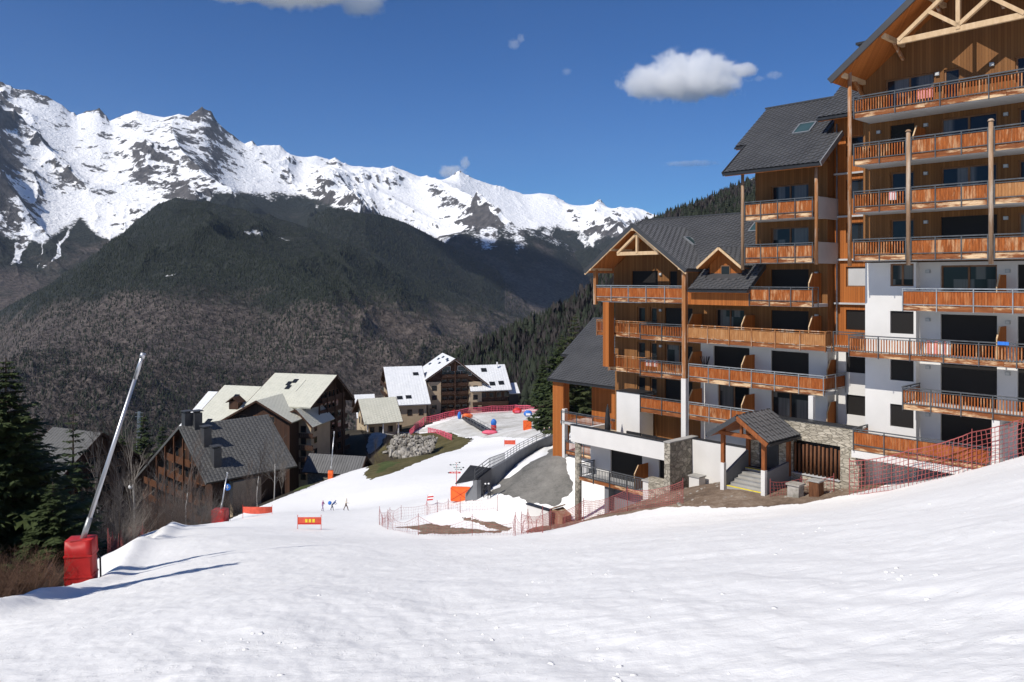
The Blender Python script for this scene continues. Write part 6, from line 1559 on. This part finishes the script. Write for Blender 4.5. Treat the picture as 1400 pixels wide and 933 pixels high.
def woods(name, label, ridge_name, N, hmin, hmax, mask, tpl_con, tpl_bare, seed, pxr=None, tone=1.0):
    co, fr, bw, PY = RIDGES[ridge_name]; r = np.random.default_rng(seed)
    nr, nc = fr.shape; PXs = 700+FPX*co[..., 0]/co[..., 1]
    wgt = np.zeros(fr.shape); wgt[1:-1, 1:-1] = 1; wgt *= mask(PXs, PY)
    # equal number per patch of picture, so near ground is not starved
    dpy = np.abs(np.gradient(PY, axis=0)); wgt *= np.clip(dpy, .05, 6)*(fr > 0.55)
    idx = r.choice(nr*nc, N, p=(wgt/wgt.sum()).ravel()); ii, jj = np.unravel_index(idx, fr.shape)
    ii = np.clip(ii, 0, nr-2); jj = np.clip(jj, 0, nc-2); fu = r.random(N)[:, None]; fv = r.random(N)[:, None]
    P = co[ii, jj]*(1-fu)*(1-fv)+co[ii+1, jj]*fu*(1-fv)+co[ii, jj+1]*(1-fu)*fv+co[ii+1, jj+1]*fu*fv
    n1 = fbm(P[:, 0]/260+seed, P[:, 1]/260, 4); br = r.random(N) < np.clip(bw[ii, jj]+0.45*n1, 0.02, .96)
    Vs = []; Fs = []; Cs = []; off = 0
    for sel, (tv, tf), cols in ((~br, tpl_con, ((0.011, 0.015, 0.011), (0.034, 0.041, 0.027))), (br, tpl_bare, ((0.048, 0.042, 0.041), (0.082, 0.070, 0.066)))):
        Q = P[sel]; n = len(Q)
        if n == 0: continue
        h = r.uniform(hmin, hmax, n)*np.where(Q[:, 1] < 620, 1.25, .85); a = r.uniform(0, 6.28, n); ca, sa = np.cos(a), np.sin(a); wd = h*r.uniform(.8, 1.25, n)
        if cols[0][0] > .03 and hmax < 16 and ridge_name == 'wooded_hill': h = h*.6; wd = wd*.75
        x = tv[None, :, 0]*ca[:, None]-tv[None, :, 1]*sa[:, None]; y = tv[None, :, 0]*sa[:, None]+tv[None, :, 1]*ca[:, None]
        V = np.stack([Q[:, 0:1]+x*wd[:, None], Q[:, 1:2]+y*wd[:, None], Q[:, 2:3]-1.0+tv[None, :, 2]*h[:, None]], -1)
        F = tf[None]+(np.arange(n)*len(tv))[:, None, None]+off; off += n*len(tv)
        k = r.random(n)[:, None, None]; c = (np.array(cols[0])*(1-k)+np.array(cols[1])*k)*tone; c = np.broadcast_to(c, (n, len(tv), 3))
        Vs.append(V.reshape(-1, 3)); Fs.append(F.reshape(-1, 3)); Cs.append(c.reshape(-1, 3))
    V = np.concatenate(Vs); C = np.concatenate(Cs)
    me = fast_mesh(name, V, np.concatenate(Fs), 'woods', False)
    at = me.color_attributes.new('tone', 'FLOAT_COLOR', 'POINT'); at.data.foreach_set('color', np.concatenate([C, np.ones((len(C), 1))], 1).astype(np.float32).ravel())
    link(name, me, kind='stuff', label=label, category='woods')
C1 = cone_tpl(7, 5, .3, 1); C2 = cone_tpl(5, 2, .2, 2); F1 = fan_tpl(26, 3); F2 = fan_tpl(6, 4)
woods('hillside_woods', 'dark conifer wood mixed with bare trees on the near hillside behind the apartments', 'wooded_hillside', 7500, 9, 17, lambda X, Y: ((X > 555) & (X < 1060)).astype(float), C1, F1, 5)
woods('far_hill_woods', 'distant conifer and bare broadleaf wood covering the hill across the valley', 'wooded_hill', 70000, 6, 13, lambda X, Y: ((X > -60) & (X < 740) & (Y < 640)).astype(float), C2, F2, 6)
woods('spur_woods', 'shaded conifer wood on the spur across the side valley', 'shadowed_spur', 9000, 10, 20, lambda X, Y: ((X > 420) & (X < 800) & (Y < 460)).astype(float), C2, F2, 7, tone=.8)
# ------------------------------------------------------------------ people
def clothmat(name, jacket, trousers, hair, skin=(0.45, 0.26, 0.18)):
    m, t, p = newmat(name, 0.8, 0, 0.2)
    z = sep(t, t.add('ShaderNodeTexCoord').outputs['Object'])[2]
    n = t.noise(t.add('ShaderNodeTexCoord').outputs['Object'], 7, 3)
    zz = t.math('ADD', z, t.math('MULTIPLY', t.math('SUBTRACT', n, .5), .06))
    r = t.add('ShaderNodeValToRGB'); r.color_ramp.interpolation = 'CONSTANT'; t.l.new(t.math('DIVIDE', zz, 2.0), r.inputs[0])
    e = r.color_ramp.elements; stops = [(0, (.03, .03, .035)), (.07, trousers), (.45, jacket), (.735, skin), (.81, hair)]
    while len(e) < len(stops): e.new(.5)
    for i, (q, c) in enumerate(stops): e[i].position = q; e[i].color = (*c, 1)
    t.l.new(r.outputs[0], p.inputs['Base Color'])
def person(label, p, ht, rz, mat, stride=0.25, lean=0.05, arms=((.3, .1), (.3, -.1)), hat=None, extra=None, group=None):
    root = thing('person', label, 'person', p, rz, group)
    k = ht/1.75; V = []; E = []; Rd = []
    def v(x, y, z, r): V.append((x*k, y*k, z*k)); Rd.append(r*k); return len(V)-1
    s = stride; ln = lean
    pel = v(0, 0, .95, .14); wa = v(0, -ln*.5, 1.12, .135); chs = v(0, -ln, 1.32, .155); nk = v(0, -ln*1.3, 1.49, .06); hd = v(0, -ln*1.5, 1.6, .095); tp = v(0, -ln*1.5, 1.70, .08)
    E += [(pel, wa), (wa, chs), (chs, nk), (nk, hd), (hd, tp)]
    for sx, st in ((-1, s), (1, -s)):
        hp = v(sx*.1, 0, .88, .105); kn = v(sx*.11, -st*.55-.04, .50, .07); an = v(sx*.11, -st+.02, .09, .05); to = v(sx*.12, -st-.16, .04, .045)
        E += [(pel, hp), (hp, kn), (kn, an), (an, to)]
    for sx, (fw, sd) in zip((-1, 1), arms):
        sh = v(sx*.19, -ln, 1.40, .065); el = v(sx*(.25+abs(sd)*.3), -ln-fw*.25, 1.14, .05); hn = v(sx*(.24+abs(sd)*.3), -ln-fw*.8, .94+fw*.25, .036)
        E += [(chs, sh), (sh, el), (el, hn)]
    me = bpy.data.meshes.new('body'); me.from_pydata(V, E, []); me.materials.append(M[mat])
    o = link('body', me, root); md = o.modifiers.new('skin', 'SKIN'); sv = me.skin_vertices[0].data
    for i, r in enumerate(Rd): sv[i].radius = (r, r)
    sv[0].use_root = True
    sb = o.modifiers.new('sub', 'SUBSURF'); sb.levels = 1; sb.render_levels = 1
    if hat: MB().blob((0, -ln*1.5*k, 1.70*k), (.125*k, .135*k, .10*k), 1, .03, 2).build('hat', hat, root, True)
    return root
clothmat('wear_pink', (0.42, 0.16, 0.30), (0.28, 0.22, 0.34), (0.03, 0.02, 0.015)); clothmat('wear_blue', (0.03, 0.07, 0.22), (0.03, 0.04, 0.07), (0.03, 0.10, 0.3))
clothmat('wear_white', (0.62, 0.55, 0.46), (0.10, 0.06, 0.045), (0.03, 0.02, 0.015)); clothmat('wear_black', (0.025, 0.025, 0.03), (0.03, 0.03, 0.035), (0.6, 0.6, 0.6))
clothmat('wear_orange', (0.72, 0.36, 0.16), (0.03, 0.035, 0.05), (0.05, 0.03, 0.02)); clothmat('wear_grey', (0.10, 0.10, 0.11), (0.04, 0.04, 0.05), (0.02, 0.02, 0.02))
def standing(px, py, hpx, ymin=5.0):
    p = on_ground(px, py, ymin); return p, hpx*p.y/FPX
p, h = standing(441, 699, 15.5); person('walker in a pink and grey ski suit crossing the piste', p, h, 1.3, 'wear_pink', .22, group='walkers on the piste')
p, h = standing(454, 698, 13); r_ = person('stooping walker in a dark blue jacket with a blue bag on the back', p, h*1.15, 1.4, 'wear_blue', .28, .42, ((.5, .1), (.4, .1)), group='walkers on the piste')
t = thing('rucksack', 'round bright blue bag on the stooping walker', 'bag', p+Vector((-.30, .05, h*.78))); MB().blob((0, 0, 0), (.24, .2, .26), 3, .05, 2).build('bag', 'blue_paint', t, True)
p, h = standing(473, 698, 17.5); person('walker in a white top and brown trousers striding ahead', p, h, 1.6, 'wear_white', .34, .06, ((.6, .1), (-.1, .1)), group='walkers on the piste')
p, h = standing(661, 680, 20); person('person in black with a white helmet adjusting skis by the parking road', p, h, 0.6, 'wear_black', .2, .3, ((.7, .2), (.6, .2)), 'white_paint', group='skiers by the parking road')
p, h = standing(669, 681, 21); person('person in black ski clothes standing by the parking road', p, h, -.5, 'wear_black', .12, .08, ((.5, .3), (.4, .2)), 'white_paint', group='skiers by the parking road')
t = thing('skis', 'white bundle of skis held out by the person in black', 'skis', p+Vector((.45, -.2, .9))); 
MB().beam((-.1, 0, 0), (.5, .1, .25), .2, .14).beam((-.1, .1, -.05), (.45, .2, .1), .12, .1).build('skis', 'white_paint', t)
for px, lab in ((744, 'dark figure leaning on the retaining wall rail'), (751, 'second dark figure next to the annex post at the rail')):
    p = on_ground(px, 604, 60); person(lab, p+Vector((0, 1.2, .5)), 1.75, 2.6, 'wear_black', .1, .1, group='people at the rail')
p = Vector(ray(66, 790, 33)); p.z = gz(p.x, p.y); person('person in an orange top walking behind the snow bank', p, 1.75, 2.2, 'wear_orange', .25, .05)
# ------------------------------------------------------------------ clouds: real volumes far beyond the range, one added out of view to shade the spur
def cloud(name, label, px, py, w, h, Y, seed, dens, puffs, edge=0.5, at=None, size=None):
    c = Vector(ray(px, py, Y)) if at is None else Vector(at); k = Y/FPX; W_, H_ = (w*k, h*k) if size is None else size; r = random.Random(seed)
    m = bpy.data.materials.new('cloud_vapour'); m.use_nodes = True; t = NT(m); t.n.remove(t.n['Principled BSDF'])
    tc = t.add('ShaderNodeTexCoord').outputs['Object']
    best = None
    for (x, z, rx, rz) in puffs:
        mp = t.add('ShaderNodeMapping', vector_type='POINT', i_Vector=tc, i_Location=(-x*W_/(rx*W_), 0, -z*H_/(rz*H_)), i_Scale=(1/(rx*W_), 1/(0.7*max(rx*W_, rz*H_)), 1/(rz*H_))).outputs[0]
        d = t.add('ShaderNodeVectorMath', operation='LENGTH', i_0=mp).outputs['Value']
        g = t.math('SUBTRACT', 1.0, d); best = g if best is None else t.math('MAXIMUM', best, g)
    n = t.noise(tc, 7.0/W_, 7, .62); n2 = t.noise(tc, 26.0/W_, 4, .6)
    f = t.math('ADD', best, t.math('ADD', t.math('MULTIPLY', t.math('SUBTRACT', n, .52), 1.7*edge), t.math('MULTIPLY', t.math('SUBTRACT', n2, .5), .55*edge)))
    dn = t.math('MULTIPLY', t.ramp(f, [(0.0, 0.0), (0.30, 1.0)]), dens)
    v = t.add('ShaderNodeVolumePrincipled', i_Color=(1, 1, 1, 1), i_Density=dn, i_Anisotropy=-0.1)
    t.l.new(v.outputs[0], t.n['Material Output'].inputs['Volume'])
    M[name+str(seed)] = m
    rx = max(abs(q[0])+q[2]*1.3 for q in puffs)*W_; rz = max(abs(q[1])+q[3]*1.3 for q in puffs)*H_; ry = max(q[2]*W_ for q in puffs)*.95
    o = link('cloud', MB().box(-rx, rx, -ry, ry, -rz, rz).mesh('cloud', m), None, c, kind='structure')
    return o
cloud('cloud', '', 940, 103, 180, 62, 13000, 1, 0.0058, [(-.28, -.17, .24, .36), (-.08, .10, .22, .46), (.12, .12, .20, .50), (.22, -.05, .20, .42), (0, -.22, .42, .30), (.40, .10, .14, .16)], 1.05)
cloud('cloud', '', 408, -14, 262, 58, 13500, 2, 0.004, [(-.3, .1, .26, .4), (0, .05, .34, .44), (.22, .1, .2, .44), (.34, -.25, .13, .42), (.42, .15, .1, .3)], .8)
cloud('cloud', '', 624, 230, 54, 34, 13500, 3, 0.0045, [(-.12, -.15, .36, .30), (.22, .22, .14, .3)], .9)
cloud('cloud', '', 706, 58, 30, 26, 13500, 4, 0.0028, [(-.1, -.1, .3, .3), (.2, .2, .22, .25)], 1.1)
cloud('cloud', '', 775, 98, 18, 14, 13500, 5, 0.0022, [(0, 0, .4, .4)], 1.1)
cloud('cloud', '', 1050, 104, 40, 18, 13500, 6, 0.0018, [(.2, .05, .3, .35), (-.3, -.2, .2, .25)], 1.1)
cloud('cloud', '', 945, 224, 80, 10, 13500, 7, 0.0012, [(0, 0, .5, .35)], 1.0)
cloud('cloud', '', 0, 0, 0, 0, 1, 8, 0.014, [(-.2, 0, .34, .5), (.15, .05, .36, .5), (.34, -.05, .2, .4)], .5, (-2150, 3560, 2600), (2300, 700))  # unseen cloud added on the sunward side, its shadow darkens the spur

# ------------------------------------------------------------------ the air of the valley
m = bpy.data.materials.new('valley_air'); m.use_nodes = True; t = NT(m); t.n.remove(t.n['Principled BSDF'])
v = t.add('ShaderNodeVolumePrincipled', i_Color=(0.72, 0.84, 1.0, 1), i_Density=1.9e-5, i_Anisotropy=0.2)
t.l.new(v.outputs[0], t.n['Material Output'].inputs['Volume'])
link('haze', MB().box(-9000, 9000, -1000, 12400, -1100, 1950).mesh('haze', m), kind='stuff')
